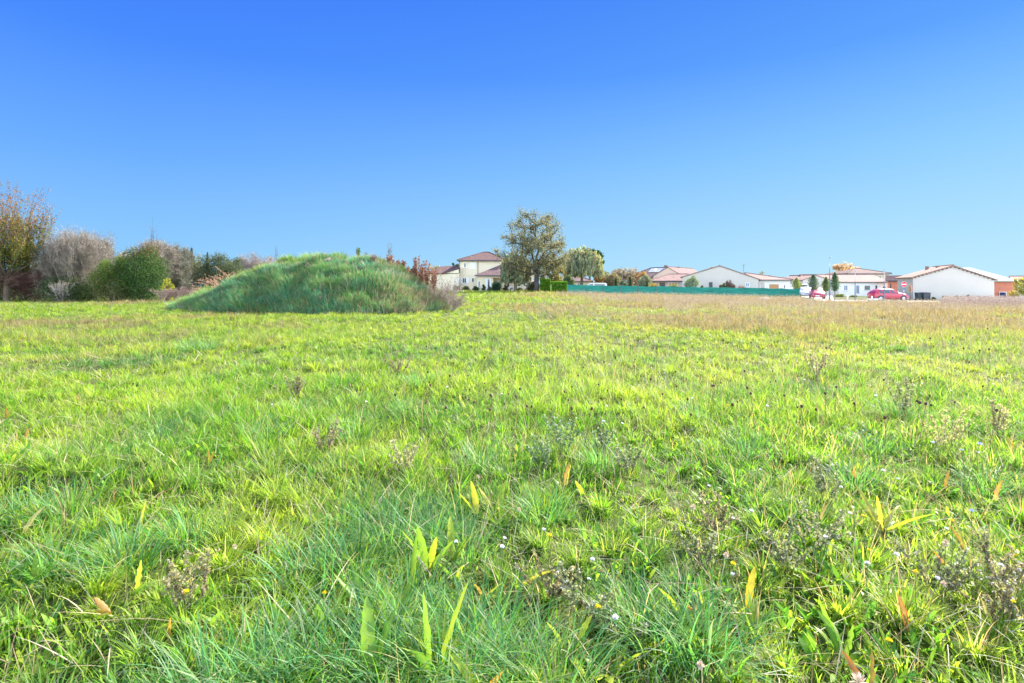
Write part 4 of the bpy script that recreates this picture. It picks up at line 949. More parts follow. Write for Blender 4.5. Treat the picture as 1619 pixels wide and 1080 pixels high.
# wide white gable
h = House('white_gable_house', 'wide plain white gable end with low pitched roof behind the green fence', 'house', (1079, 84), (1199.5, 80), 12, -.1)
lh = zp(438.5, 84)+.1; rh = zp(442, 80)+.1; ap = zp(421, 82)+.1
h.body(M['white'], lh, ridge=ap, left_h=lh, right_h=rh); rr = h.gable_front(M['roofpink'], lh, ap, left_h=lh, right_h=rh, y1=14)
h.window((1120.7, 446, 1126.8, 458), pane='dark', frame='metalgrey', bars=0, sill=False); h.window((1178.5, 447, 1185, 454), pane='blueshut', frame='shutter', bars=1)
b = MB(); u, zz = h.hit(1176.5, 430); b.tube([(u, 3, zz-.8), (u, 3, zz+1.3)], .03, 6)
for q in range(5): b.tube([(u-.35+.04*q, 3-.02, zz+1.2-.1*q), (u+.35-.04*q, 3-.02, zz+1.2-.1*q)], .012, 4)
b.build('aerial', M['metalgrey'], rr)
# its right wing
h = House('white_wing_house', 'long low white house with pink roof and beige shutters right of the wide white gable', 'house', (1200.5, 83), (1249, 83), 9, -.1)
e = zp(442.3, 83)+.1
h.body(M['white2'], e); h.gable_side(M['roofpink'], e, zp(431.5, 86)+.1, hip1=5.2)
h.window((1198.8+2, 449, 1202.2, 455), bars=0, pane='dark'); h.window((1202.5, 446.5, 1208.5, 457), 'shutter', pane='beige', frame='beige'); h.window((1216.5, 449.5, 1231, 457.5), 'garage_door', pane='woodpanel', frame='woodpanel', bars=3); h.window((1238.8, 450, 1241.8, 456.5), bars=0, pane='dark')
# low white house right of the gap with blue-grey joinery
h = House('white_bungalow', 'long white bungalow with pink roof and blue-grey shutters behind the lamp posts', 'house', (1269.5, 97), (1405, 97), 9, -.25)
e = zp(445.6, 97)+.25; ug, _ = h.hit(1326, 440)
h.body(M['white2'], e, x0=ug, y0=.5)
h.gable_side(M['roofpink'], e, zp(434.5, 101)+.25, x0=ug*.35, y0=.5, ov=.3)
lh = zp(443, 97)+.25
h.body(M['white'], lh, x1=ug-.02, ridge=zp(436, 97)+.25, apex=.36, left_h=lh, right_h=zp(447, 97)+.25, name='gable_wing'); h.gable_front(M['roofpink'], lh, zp(436, 97)+.25, x1=ug-.02, apex=.36, left_h=lh, right_h=zp(447, 97)+.25, ov=.2)
W_ = dict(y=.5)
h.window((1336.5, 451, 1343, 459.5), pane='blueshut', frame='shutter', **W_); h.window((1356.5, 451.5, 1361, 464), 'door', pane='blueshut', frame='blueshut', bars=0, **W_)
h.window((1370, 452, 1378, 458), pane='glass', frame='dark', bars=2, **W_); h.window((1387, 451.5, 1389.5, 457), pane='dark', frame='dark', bars=0, **W_); h.window((1399, 453, 1403, 457), pane='dark', frame='metalgrey', bars=1, **W_)
# taller hipped house behind it
h = House('hipped_house', 'taller pale house with dark brown hipped roof rising behind the white bungalow', 'house', (1341, 118), (1406, 118), 9, -.2)
e = zp(432.3, 118)+.2
h.body(M['pinkwall'], e); h.gable_side(M['roofbrown'], e, zp(424, 121)+.2, hip0=4.6, hip1=4.6)
h.window((1346, 436, 1350, 441)); h.window((1388, 436, 1394, 441))
# brick link
h = House('brick_annexe', 'narrow terracotta brick building between the bungalow and the large white gable', 'building', (1404, 95.5), (1424, 94.5), 1.2, -.25)
e = zp(443.6, 94)+.25
h.body(M['brick'], e); h.gable_side(M['roofpink'], e, e+.8)
h.window((1407.2, 449, 1409.2, 458), 'window', pane='dark', frame='dark', bars=0, sill=False)
# large white gable at the right
h = House('large_white_house', 'large white gabled house with blank end wall and pink roof behind the red car', 'house', (1443.5, 72.6), (1572, 69.4), 7, -.35)
lh = zp(438.5, 71)+.35; rh = zp(442.5, 71)+.35; ap = zp(421, 71)+.35
h.body(M['white'], lh, ridge=ap, left_h=lh, right_h=rh); rr = h.gable_front(M['rooforange'], lh, ap, left_h=lh, right_h=rh, ov=.32, ovf=.25)
b = MB()
for i in range(10):
    t = (i+.5)/10; u = h.L/2*t; b.box((u-.06, -.248, lh+(ap-lh)*t-.14), (u+.06, -.02, lh+(ap-lh)*t-.03)); b.box((h.L-u-.06, -.248, rh+(ap-rh)*t-.14), (h.L-u+.06, -.02, rh+(ap-rh)*t-.03))
b.build('rafter_ends', M['dark'], rr)
b = MB()
for (dx, yy) in ((-.5, 3.6), (-1.1, 5.6)): b.box((h.L/2+dx-.18, yy, ap-.3), (h.L/2+dx+.18, yy+.36, ap+.2))
b.build('chimney', M['rooforange'], rr)
# brick barn with green roof at the far right
h = House('brick_barn', 'orange brick barn with pale green sheet roof right of the large white gable', 'barn', (1570, 76), (1607.5, 76), 7, -.4)
e = zp(444.5, 76)+.4
h.body(M['brick'], e); 
b = MB(); b.slab([(-2.6, -.3, e+.02), (h.L+.3, -.3, e+.02), (h.L-.3, 7.3, e+1.25+.9), (-2.6, 7.3, e+1.25+.9)], .1); b.build('roof', M['roofgreen'], h.root)
wn = h.window((1579.5, 461.5, 1591, 474.5), 'window', pane='navy', frame='signwhite', bars=1)
h = House('far_white_house', 'sliver of white house with orange roof at the right edge behind the yellow tree', 'house', (1606, 92), (1650, 90), 8, -.4)
e = zp(446, 91)+.4; h.body(M['white'], e); h.gable_side(M['rooforange'], e, zp(437, 95)+.4); h.window((1612, 451, 1616, 457))
# glimpsed roofs
h = House('hidden_house', 'pale house with orange roof glimpsed behind the red weeds at the end of the mound', 'house', (655, 100), (688, 100), 8, .6)
e = zp(436, 100)-.6; h.body(M['white'], e); h.gable_side(M['roofmauve'], e, zp(430, 100)-.6); h.window((664, 440, 668, 446))

# hanging work clothes shape on the barn window
b = MB(); x0, _, z0 = P(1585.5, 474, 75.6)
for s in (-1, 1): b.tube([(x0+.10*s, 75.6, z0+.9), (x0+.17*s, 75.58, z0+.45), (x0+.26*s, 75.6, z0+.05)], [.13, .11, .09], 8)
b.tube([(x0, 75.6, z0+.85), (x0, 75.6, z0+1.05)], [.2, .19], 10)
tag(b.build('work_trousers', M['navy'], smooth=True), 'dark navy trousers hanging in front of the barn window', 'trousers')
b = MB(); x0, _, z0 = P(1575, 476.5, 74.6); b.box((x0-.35, 74.4, z0-.1), (x0+.35, 74.9, z0+.42)); b.box((x0-.39, 74.36, z0+.42), (x0+.39, 74.94, z0+.5))
tag(b.build('storage_crate', M['blueobj'], bevel=.02), 'bright blue storage box at the foot of the brick barn', 'crate')

# ------------------------------------------------------------------ shrubs round the houses
shrub('ball_shrub', 786, 82.5, 444, 17, [(.05,.11,.07),(.04,.09,.06)], 'round clipped dark green ball shrub in front of the porch', n=4500, leaf=.10, lumps=7, shape=.6)
GF = 'low shrubs along the foot of the cream house'
for px, top, wd, lab, pal in [(722, 451.5, 14, 'dark low shrub at the corner between annexe and cream house', DKG), (738, 452.5, 16, 'grey-green low shrub under the shuttered ground window of the cream house', OLV), (752, 452, 12, 'dark low shrub by the downpipe of the cream house', DKG), (765, 449, 6, 'small upright shrub left of the shuttered porch window', DKG), (774, 452, 7, 'small round shrub left of the clipped ball shrub', OLV), (800, 450, 10, 'brownish low shrub under the porch column', [(.16,.12,.09),(.1,.1,.06)]), (822, 455, 12, 'dark low shrub between porch and big tree', DKG), (833, 457, 12, 'grey low shrub left of the big tree trunk', OLV)]:
    shrub('low_shrub', px, 83.5, top, wd, pal, lab, group=GF, n=1300, leaf=.10, lumps=5)
GD = 'garden shrubs and trees behind the green fence'
shrub('olive_tree', 1019, 92, 430, 26, [(.30,.33,.24),(.24,.28,.2)], 'pale grey-green olive bush before the mauve-roofed house', group=GD, n=5000, leaf=.13)
shrub('autumn_bush', 1016, 97, 426, 22, [(.46,.24,.10),(.40,.28,.12)], 'orange autumn bush in front of the solar-panelled roof', group=GD, n=4000, leaf=.15)
shrub('garden_bush', 968, 96, 428, 30, [(.28,.25,.16),(.22,.22,.13),(.34,.27,.17)], 'brown-olive bush at the right of the willow', group=GD, n=6000, leaf=.15)
shrub('garden_bush', 985, 90, 440, 16, [(.18,.24,.18),(.12,.17,.12)], 'grey-green bush between the two left cypresses', group=GD, n=2500, leaf=.12)
for px, top, lab in [(974, 438.5, 'slim dark cypress, first beyond the willow along the fence'), (996.8, 438, 'slim dark cypress at the left end of the mauve roof'), (1023, 443, 'shortest slim cypress before the pink roof')]:
    conifer(px, 84, top, 5, lab, [(.03,.09,.03),(.05,.12,.04)], n=2200, group='slim cypresses behind the fence', name='cypress_tree', leaf=.09, slim=True)
shrub('low_shrub', 1034, 82, 447.5, 24, [(.34,.30,.06),(.22,.26,.06),(.40,.22,.08)], 'yellow and orange low shrubbery left of the dark garage opening', group=GD, n=2500, leaf=.11)
shrub('low_shrub', 1064, 82, 447.5, 18, [(.30,.32,.08),(.2,.26,.08)], 'yellow-green low shrub before the pink-roofed house', group=GD, n=2000, leaf=.11)
shrub('silver_shrub', 1094, 79, 433, 25, [(.30,.38,.26),(.22,.30,.20),(.36,.42,.30)], 'tall pale green shrub before the left part of the wide white gable', group=GD, n=4200, leaf=.13, bottom=.05)
shrub('low_shrub', 1110, 78.5, 450, 9, DKG, 'small dark shrub at the foot of the wide white gable', group=GD, n=1000, leaf=.1)
shrub('garden_bush', 1143, 78, 445, 13, [(.12,.15,.09),(.17,.19,.11)], 'dark green bush right of the grey door in the white gable', group=GD, n=2400, leaf=.11)
thicket('rose_bush', 1154, 78, 443.5, 14, 'reddish twiggy bush right of the dark green bush', 'bush', ((.2,.14,.12),), 3, 5, 71, extra=2, leafn=900, pal=[(.25,.14,.1),(.14,.14,.08)], leaf=.1, group=GD, r0=.02)
thicket('rose_bush', 1171, 78, 451, 14, 'low pale reddish bush near the window of the white gable', 'bush', ((.3,.2,.18),), 2, 5, 72, extra=2, leafn=400, pal=[(.35,.2,.17)], leaf=.1, group=GD, r0=.02)
broadleaf('dome_pine', 1079, 135, 424.5, 22, 0, [(.06,.12,.06),(.09,.15,.08)], 'small dark green rounded treetop between the solar roof and the white gable', leaf=.28, per=20, trunk=.4, seed=81, z0=0)
broadleaf('russet_tree', 1096, 130, 424.5, 20, 0, [(.45,.24,.15),(.4,.28,.2)], 'orange treetop just left of the wide white gable roof', leaf=.26, per=16, trunk=.3, seed=82, z0=0)
broadleaf('russet_tree', 1125, 128, 422, 16, 0, [(.42,.25,.18)], 'reddish treetop peeping over the left slope of the white gable roof', leaf=.24, per=14, trunk=.3, seed=83, z0=0)
broadleaf('golden_tree', 1331, 128, 414.5, 44, 0, [(.62,.42,.24),(.55,.40,.25),(.66,.50,.33)], 'pale orange autumn treetop behind the white bungalow', leaf=.30, per=12, trunk=.25, seed=84, z0=-.2, bark=(.3,.2,.15))
broadleaf('dome_pine', 694, 120, 419, 26, 0, [(.40,.36,.22),(.34,.32,.2)], 'pale yellowish treetop above the annexe roof', leaf=.26, per=16, trunk=.3, seed=85, z0=.5)
broadleaf('dome_pine', 722, 122, 415, 22, 0, [(.05,.10,.07),(.07,.12,.08)], 'dark green treetop between annexe roof and two-storey house', leaf=.26, per=24, trunk=.3, seed=86, z0=.5)
# street trees: trunk and oval crown
def street_tree(px, D, top, bot, wpx, pal, label, n=1900, group='young street trees by the road', base=None):
    x = XP(px, D); z = float(ground_z(x, D)); H = EYE+(HZ-top)*D/F-z; hb = EYE+(HZ-bot)*D/F-z; W = wpx*D/F
    root = empty('street_tree', (x, D, z), 0, label, 'tree', group)
    S = [[0,0,-.1,.01,0,hb*.5,.055,.05],[.01,0,hb*.5,0,0,hb+.3,.05,.04],[0,0,hb+.3,0,0,H*.9,.04,.01]]
    for i in range(22):
        a = i*2.4; zz = hb*.95+(H-hb)*i/26; r = W/2*math.sin(math.pi*min(.98, .12+i/24)**.8); S.append([0,0,zz, math.cos(a)*r, math.sin(a)*r, zz+r*.9, .018, .006])
    t = rng.random(n); a = rng.uniform(0, 6.28, n); rr = W/2*np.sin(np.pi*np.clip(t*.92+.06, 0, 1)**.75)*rng.random(n)**.5*(1+.25*rng.normal(size=n))*(1+.3*np.sin(a*3+t*9)*np.sin(t*14+px))
    C = np.stack([np.cos(a)*rr, np.sin(a)*rr, hb+(H-hb)*t], 1)
    V, Fq, Cc = segs_mesh(np.array(S), (.16,.13,.11)); mesh_np('trunk', V, [Fq], M['wood'], root, Cc)
    V, Fq, Cc = leaves_mesh(C, .12*rng.uniform(.7, 1.3, n), pick(pal, n)); mesh_np('crown', V, [Fq], M['leaf'], root, Cc)
street_tree(1286, 71, 434, 458, 15, [(.13,.20,.13),(.10,.16,.11)], 'dark green teardrop street tree behind the parked red car front')
street_tree(1306, 66, 438, 460, 11, [(.20,.26,.09),(.15,.2,.09)], 'yellow-green street tree just left of the tallest lamp post')
street_tree(1320, 64, 431, 460, 12.5, [(.10,.19,.09),(.08,.15,.09)], 'green narrow street tree just right of the tallest lamp post')
street_tree(1259.5, 80, 439, 458, 13, [(.28,.34,.10),(.22,.28,.09)], 'yellow-green young tree at the right end of the green fence')
street_tree(1439, 66.5, 449, 462, 7, [(.40,.38,.30),(.3,.32,.2),(.5,.15,.12)], 'thin nearly bare sapling beside the no-entry sign', n=160)
shrub('laurel_bush', 1265, 84, 446, 12, DKG, 'dark shrub behind the parked white car', n=1800, leaf=.12)
b_ = [(1349, 470, 30, 'pale green low planting left of the bungalow door'), (1385, 470, 22, 'pale green low planting under the bungalow windows')]
for px, t_, w_, lab in [(1328, 465, 20, 'low pale green hedge at the left end of the bungalow'), (1350, 467, 16, 'low yellow-green planting behind the second lamp post')]:
    shrub('low_shrub', px, 88, t_, w_, [(.30,.36,.12),(.22,.29,.10)], lab, n=1800, leaf=.1, lumps=7, group='low planting before the bungalow')
GR = 'small shrubs at the foot of the large white wall'
for px, top, wd, lab, pal in [(1476, 469.5, 7, 'first small dark shrub right of the bins', DKG), (1498, 472, 20, 'low green ground shrub under the middle of the white wall', DKG), (1513, 466.5, 7, 'upright grey-green shrub below the roof apex', OLV), (1522, 469.5, 7, 'dark shrub right of the upright grey-green one', DKG), (1549, 470, 5, 'tiny dark shrub near the right corner of the white wall', DKG), (1531, 465, 3, 'thin twiggy shrub on the white wall', OLV), (1492, 468, 3, 'thin bare shrub left of the low green one', OLV)]:
    shrub('low_shrub', px, 69.5, top, wd, pal, lab, group=GR, n=900, leaf=.09, lumps=5)
broadleaf('yellow_tree', 1622, 70, 434, 38, 0, [(.42,.38,.10),(.30,.32,.10)], 'yellow-green tree cut by the right edge of the view', leaf=.15, per=6, trunk=.25, seed=91)
shrub('yellow_shrub', 1601, 69, 458, 20, [(.48,.34,.10),(.36,.36,.12)], 'yellow-orange bush before the brick barn', n=1500, leaf=.1)

# ------------------------------------------------------------------ green net fence
fx0, fx1 = 897, 1262.5
fence = empty('net_fence', (XP(fx0, 74), 74, 0), 0, 'long green windbreak net fence on posts running across the field edge', 'fence')
nP = 13; A = np.array([XP(fx0, 74.2), 74.2]); Bv = np.array([XP(fx1, 73.8), 73.8])
def ftop(t): return (EYE - ((450+6.2*t)-HZ)*74/F)
pts = [A+(Bv-A)*i/nP for i in range(nP+1)]
for i in range(nP+1):
    t = i/nP; p = pts[i]-A; b = MB(); zt = ftop(t)+.05
    b.tube([(p[0], p[1]-.035, float(ground_z(*pts[i]))-.2), (p[0], p[1]-.035, zt)], .032, 8); b.build('fence_post', M['metalgrey'] if i else M['metalgrey'], fence)
for i in range(nP):
    t0, t1 = i/nP, (i+1)/nP; b = MB(); m_ = 10; vs = []; 
    for j in range(m_+1):
        s = j/m_; p = (pts[i]+(pts[i+1]-pts[i])*s)-A; z1 = ftop(t0+(t1-t0)*s) - (.03+.07*((i*7) % 5)/4)*math.sin(math.pi*s) + .012*math.sin(s*19+i); z0 = float(ground_z(*(p+A)))+.12
        bow = .05*math.sin(math.pi*s)
        vs += [(p[0], p[1]+bow, z0), (p[0], p[1]+bow*1.4, (z0+z1)/2), (p[0], p[1]+bow, z1)]
    nv = len(vs); vs2 = [(v[0], v[1]+.006, v[2]) for v in vs]
    fs = []
    for j in range(m_):
        for r in range(2): a = j*3+r; fs += [(a, a+3, a+4, a+1), (a+nv+1, a+nv+4, a+nv+3, a+nv)]
    b.add(vs+vs2, fs); b.build('net_panel', M['net'], fence)
# ------------------------------------------------------------------ lamp posts, sign, barrier and small things
def post(px, D, top, label):
    x = XP(px, D); z = float(ground_z(x, D)); H = zp(top, D)-z
    r = empty('lamp_post', (x, D, z), 0, label, 'lamp post', 'dark lamp posts along the road')
    b = MB(); b.tube([(0,0,-.1),(0,0,.5),(0,0,.52),(0,0,H*.62),(0,0,H*.64)], [.085,.085,.06,.05,.035], 10); b.build('pole', M['metalgrey'], r, True)
    b = MB(); b.tube([(0,0,H*.641),(0,0,H*.98)], [.034,.026], 8); b.build('upper_pole', M['zinc'], r, True)
    b = MB(); b.tube([(0,0,H*.981),(0,0,H)], [.05,.03], 10); b.tube([(0,0,H*.985),(0,-.28,H*.995)], [.035,.03], 6); b.build('lamp_head', M['zinc'], r, True)
    b = MB(); b.box((-.13,-.13,-.05),(.13,.13,.03)); b.build('base_plate', M['metalgrey'], r)
post(1311.8, 55.5, 406, 'tallest dark lamp post, between two narrow street trees'); post(1352, 66, 428, 'dark lamp post before the bungalow wall, left of its door'); post(1398, 64, 425, 'dark lamp post in front of the red hatchback')
x, D = XP(1429, 66), 66; z = float(ground_z(x, D)); zc = zp(449.6, D); rd = .335
sg = empty('no_entry_sign', (x, D, z), 0, 'round red no-entry sign with white bar on a pale pole', 'road sign')
b = MB(); b.tube([(0,0,-.1),(0,0,zc-z+.2)], .03, 8); b.build('pole', M['zinc'], sg, True)
def disc(nm, r, y, t, m, zz):
    b = MB(); n = 40; vs = [(math.cos(i*2*math.pi/n)*r, y, zz+math.sin(i*2*math.pi/n)*r) for i in range(n)]
    b.add(vs+[(v[0], y+t, v[2]) for v in vs], [tuple(range(n)), tuple(reversed(range(n, 2*n)))]+[(i, i+n, (i+1) % n+n, (i+1) % n) for i in range(n)]); return b.build(nm, m, sg)
disc('sign_rim', rd, -.05, .02, M['signwhite'], zc-z); disc('sign_face', rd*.95, -.054, .003, M['signred'], zc-z)
b = MB(); b.box((-.23,-.060,zc-z-.055),(.23,-.055,zc-z+.055)); b.build('white_bar', M['signwhite'], sg)
b = MB(); zb = zp(456.8, D)-z; b.box((-.14,-.05,zb-.10),(.14,-.03,zb+.10)); b.build('lower_plate', M['signblue'], sg)
# white plank barrier
x0, x1 = XP(1373, 57.5), XP(1390, 57.5); z = float(ground_z(x0, 57.5))
br = empty('plank_barrier', (x0, 57.5, z), 0, 'low barrier of two white planks on dark posts at the road edge', 'barrier')
for xx in (0, (x1-x0)*.5, x1-x0-.1): b = MB(); b.box((xx, 0, -.2), (xx+.1, .1, zp(470.2, 57.5)-z)); b.build('post', M['dark'], br)
for py in (473, 477): b = MB(); zz = zp(py, 57.5)-z; b.box((-.12, -.03, zz-.08), (x1-x0+.15, -.002, zz+.08)); b.build('plank', M['planks'], br)
# concrete block in the weeds
x, y_, z = P(1209, 474.5, 60); b = MB(); b.box((-.42,-.35,-.3),(.42,.35,.19)); b.box((-.36,-.29,.19),(.36,.29,.22)); o = b.build('concrete_block', M['concrete'], bevel=.04); o.location = (x, y_, z+.05); tag(o, 'pale concrete block lying in the dry weeds before the green fence', 'concrete block')
# bins
def bin_(px, D, col_, label, w=.58, H=1.05):
    x = XP(px, D); z = float(ground_z(x, D)); r = empty('wheelie_bin', (x, D, z), 0, label, 'bin', 'wheelie bins against the white wall')
    b = MB(); a, c = w/2*.82, w/2; b.add([(-a,-a,.06),(a,-a,.06),(a,a,.06),(-a,a,.06),(-c,-c,H*.88),(c,-c,H*.88),(c,c,H*.88),(-c,c,H*.88)], [(0,3,2,1),(4,5,6,7),(0,1,5,4),(1,2,6,5),(2,3,7,6),(3,0,4,7)]); b.build('bin_body', col_, r, bevel=.03)
    b = MB(); c += .03; b.add([(-c,-c,H*.885),(c,-c,H*.885),(c,c,H*.885),(-c,c,H*.885),(-c*.9,-c*.8,H*.96),(c*.9,-c*.8,H*.96),(c*.9,c,H),(-c*.9,c,H)], [(0,3,2,1),(4,5,6,7),(0,1,5,4),(1,2,6,5),(2,3,7,6),(3,0,4,7)]); b.build('lid', col_, r, bevel=.02)
    for s in (-1, 1): b = MB(); b.tube([(s*(w/2*.9), a, .11), (s*(w/2*.9+.05), a, .11)], .11, 12); b.build('wheel', M['tyre'], r)
bin_(1452, 70, M['greenplastic'], 'narrower left wheelie bin against the large white wall'); bin_(1461.5, 69.8, M['dark'], 'right wheelie bin of the pair against the white wall', .7, 1.1); bin_(1466, 70.1, M['dark'], 'rearmost dark bin partly behind the right wheelie bin', .55, 1.08)
# small garden posts
for px, lab in ((1340, 'short white garden post left of the second lamp post'), (1378.5, 'short white bollard behind the plank barrier')):
    x, D = XP(px, 63), 63; z = float(ground_z(x, D)); b = MB(); b.tube([(0,0,-.1),(0,0,.6),(0,0,.66)], [.07,.07,.03], 10); o = b.build('bollard', M['signwhite'], smooth=True); o.location = (x, D, z); tag(o, lab, 'bollard')

# ------------------------------------------------------------------ cars
def make_car(name, loc, rz, paint, label, hatch=True, L=4.1, cat='car', van=False):
    root = empty(name, loc, rz, label, cat, None)
    hL = L/2
    # stations: x, roof z, belt z, roof half-width, body half-width, bottom z
    if van: st = [(-hL,1.2,.95,.74,.80,.32),(-hL+.06,1.75,1.0,.76,.86,.28),(-hL+.25,1.9,1.02,.78,.90,.25),(0,1.92,1.02,.78,.91,.25),(.75,1.88,1.0,.76,.91,.25),(1.35,1.08,.98,.72,.90,.25),(hL-.3,.92,.82,.66,.87,.25),(hL-.05,.72,.62,.58,.78,.3),(hL,.6,.5,.5,.70,.34)]
    else: st = [(-hL,.80,.66,.56,.70,.36),(-hL+.05,.98,.86,.60,.80,.28),(-hL+.16,1.12,.93,.60,.84,.25),(-hL+.55,1.40,.94,.57,.86,.22),(-hL+1.0,1.47,.93,.58,.87,.20),(-.15,1.48,.92,.585,.87,.20),(.35,1.40,.90,.565,.87,.20),(.85,1.10,.88,.585,.87,.20),(1.12,.965,.87,.60,.87,.20),(hL-.45,.88,.78,.60,.85,.22),(hL-.14,.76,.64,.56,.80,.25),(hL,.58,.5,.5,.70,.33)]
    rings = []
    for (x, rz_, bz_, rw, bw, b0) in st:
        half = [(0, b0), (bw*.82, b0), (bw*.97, b0+.12), (bw, (b0+bz_)*.52), (bw*.965, bz_-.03), (bw*.94, bz_), (rw+.03, rz_-.05 if rz_-bz_ > .1 else bz_+(rz_-bz_)*.7), (rw*.7, rz_-.005), (0, rz_+.015)]
        rings.append([(x, y, z) for y, z in half] + [(x, -y, z) for y, z in reversed(half[1:-1])])
    n = len(rings[0]); b = MB(); glass = []
    body_f = []; V = [v for r in rings for v in r]
    for i in range(len(rings)-1):
        for k in range(n):
            f = (i*n+k, (i+1)*n+k, (i+1)*n+(k+1) % n, i*n+(k+1) % n)
            tall = (st[i][1]-st[i][2] > .17) and (st[i+1][1]-st[i+1][2] > .17) if not van else (i in (1, 2, 3, 4))
            body_f.append(f)
    body_f += [tuple(range(n)), tuple(reversed([(len(rings)-1)*n+k for k in range(n)]))]
    b.add(V, body_f); body = b.build('body', paint, root, smooth=True)
    md = body.modifiers.new('s', 'BEVEL'); md.width = .015; md.segments = 2; md.limit_method = 'ANGLE'
    def panel(name_, quad, t=.008, mat=M['glass'], par=None, shrink=.06):
        q_ = [Vector(v) for v in quad]; c = sum(q_, Vector())/len(q_); nn = (q_[1]-q_[0]).cross(q_[-1]-q_[0]).normalized()
        if nn.dot(c-Vector((0, 0, .7))) < 0: nn = -nn
        q2 = [c+(v-c)*(1-shrink) for v in q_]; g = MB(); a = [v+nn*t for v in q2]; d_ = [v-nn*.02 for v in q2]; m_ = len(q2)
        g.add(a+d_, [tuple(range(m_)), tuple(reversed(range(m_, 2*m_)))]+[(i, i+m_, (i+1) % m_+m_, (i+1) % m_) for i in range(m_)]); return g.build(name_, mat, par or root)
    R_ = lambda i, k: rings[i][k]
    if not van:
        for s in (5, 11):
            o = 1 if s == 5 else -1
            for (i0, i1) in ((3, 5), (5, 7)):
                mid = (i0+i1)//2
                panel('side_window', [R_(i0, s), R_(mid, s), R_(i1, s), R_(i1, s+o) if i1 != 7 else R_(7, s+o), R_(mid, s+o), R_(i0, s+o)], shrink=.09)
        panel('windscreen', [R_(8, 6), R_(8, 10), R_(6, 10), R_(6, 6)], .012, shrink=.1)
        panel('rear_window', [R_(2, 6), R_(2, 10), R_(3, 10), R_(3, 6)], .012, shrink=.1)
    else:
        for s in (5, 11):
            o = 1 if s == 5 else -1
            for (i0, i1) in ((2, 3), (3, 4)): panel('side_window', [R_(i0, s), R_(i1, s), R_(i1, s+o), R_(i0, s+o)], shrink=.12)
        panel('windscreen', [R_(5, 6), R_(5, 10), R_(4, 10), R_(4, 6)], .012, shrink=.1)
    for xx in (-hL+.72, hL-.78):
        for s in (-1, 1):
            g = MB(); g.tube([(xx, s*.68, .31), (xx, s*.70, .31), (xx, s*.86, .31), (xx, s*.885, .31)], [.29, .315, .315, .29], 24); w = g.build('wheel', M['tyre'], root, False)
            g = MB(); g.tube([(xx, s*.87, .31), (xx, s*.895, .31)], [.20, .19], 20)
            for k in range(5): a = k*2*math.pi/5; g.tube([(xx, s*.90, .31), (xx+math.cos(a)*.18, s*.90, .31+math.sin(a)*.18)], .022, 5)
            g.build('rim', M['zinc'], w, False)
            g = MB(); vs = [(xx+math.cos(a)*r, s*.874, .31+math.sin(a)*r) for r in (.325, .37) for a in np.linspace(0, math.pi, 13)]; g.add(vs, [(i, i+1, i+14, i+13) for i in range(12)])
            g.add([(v[0], v[1]-s*.03, v[2]) for v in vs], [(i, i+1, i+14, i+13) for i in range(12)]); g.build('wheel_arch', M['dark'], root)
    for s in (-1, 1):
        g = MB(); g.add([(hL-.07, s*.40, .60), (hL-.04, s*.42, .72), (hL-.34, s*.80, .76), (hL-.20, s*.80, .62)], [(0,1,2,3)] if s > 0 else [(3,2,1,0)])
        g.add([(hL-.09, s*.40, .60), (hL-.06, s*.42, .72), (hL-.36, s*.78, .76), (hL-.22, s*.78, .62)], [(3,2,1,0)] if s > 0 else [(0,1,2,3)])
        for v in range(len(g.v)): g.v[v] = (g.v[v][0]+.03, g.v[v][1], g.v[v][2]-.02)
        g.build('headlight', M['zinc'], root)
        g = MB(); g.box((-hL-.012, s*.62-.1, .72), (-hL+.06, s*.62+.1, .88)); g.build('tail_light', M['signred'], root, bevel=.02)
        g = MB(); g.box((.62, s*.88-.02 if s > 0 else -1.0, .93), (.78, 1.0 if s > 0 else -.86, 1.05)); g.build('wing_mirror', paint, root, bevel=.03)
    g = MB(); g.box((hL-.02, -.26, .36), (hL+.012, .26, .47)); g.build('number_plate', M['signwhite'], root)
    g = MB(); g.box((hL-.06, -.38, .49), (hL+.006, .38, .575)); g.build('grille', M['dark'], root)
    return root
def gz(px, D): return float(ground_z(XP(px, D), D))
make_car('red_hatchback', (XP(1404, 66.3), 66.3, gz(1404, 66.3)+.06), R(-4), M['redcar'], 'red hatchback parked side-on on the road, facing right', L=4.15)
make_car('red_car', (XP(1291.5, 72), 72, gz(1291.5, 72)+.06), R(-117), M['redcar'], 'red car parked nose towards the field at the right end of the fence', L=4.2)
make_car('white_car', (XP(1273.5, 76), 76, gz(1273, 76)+.1), R(-112), M['whitecar'], 'white car parked behind and left of the red car nose', L=4.2)
make_car('white_van', (XP(1257, 88), 88, gz(1257, 88)+.06), R(200), M['whitecar'], 'white van behind the right end of the green fence', L=4.3, van=True, cat='van')
make_car('white_van', (XP(938.5, 88), 88, .15), R(172), M['whitecar'], 'white van parked behind the left end of the green fence', L=4.3, van=True, cat='van')
make_car('white_car', (XP(821, 86), 86, .65), R(185), M['whitecar'], 'white car parked low beside the porch, left of the big tree trunk', L=4.0)

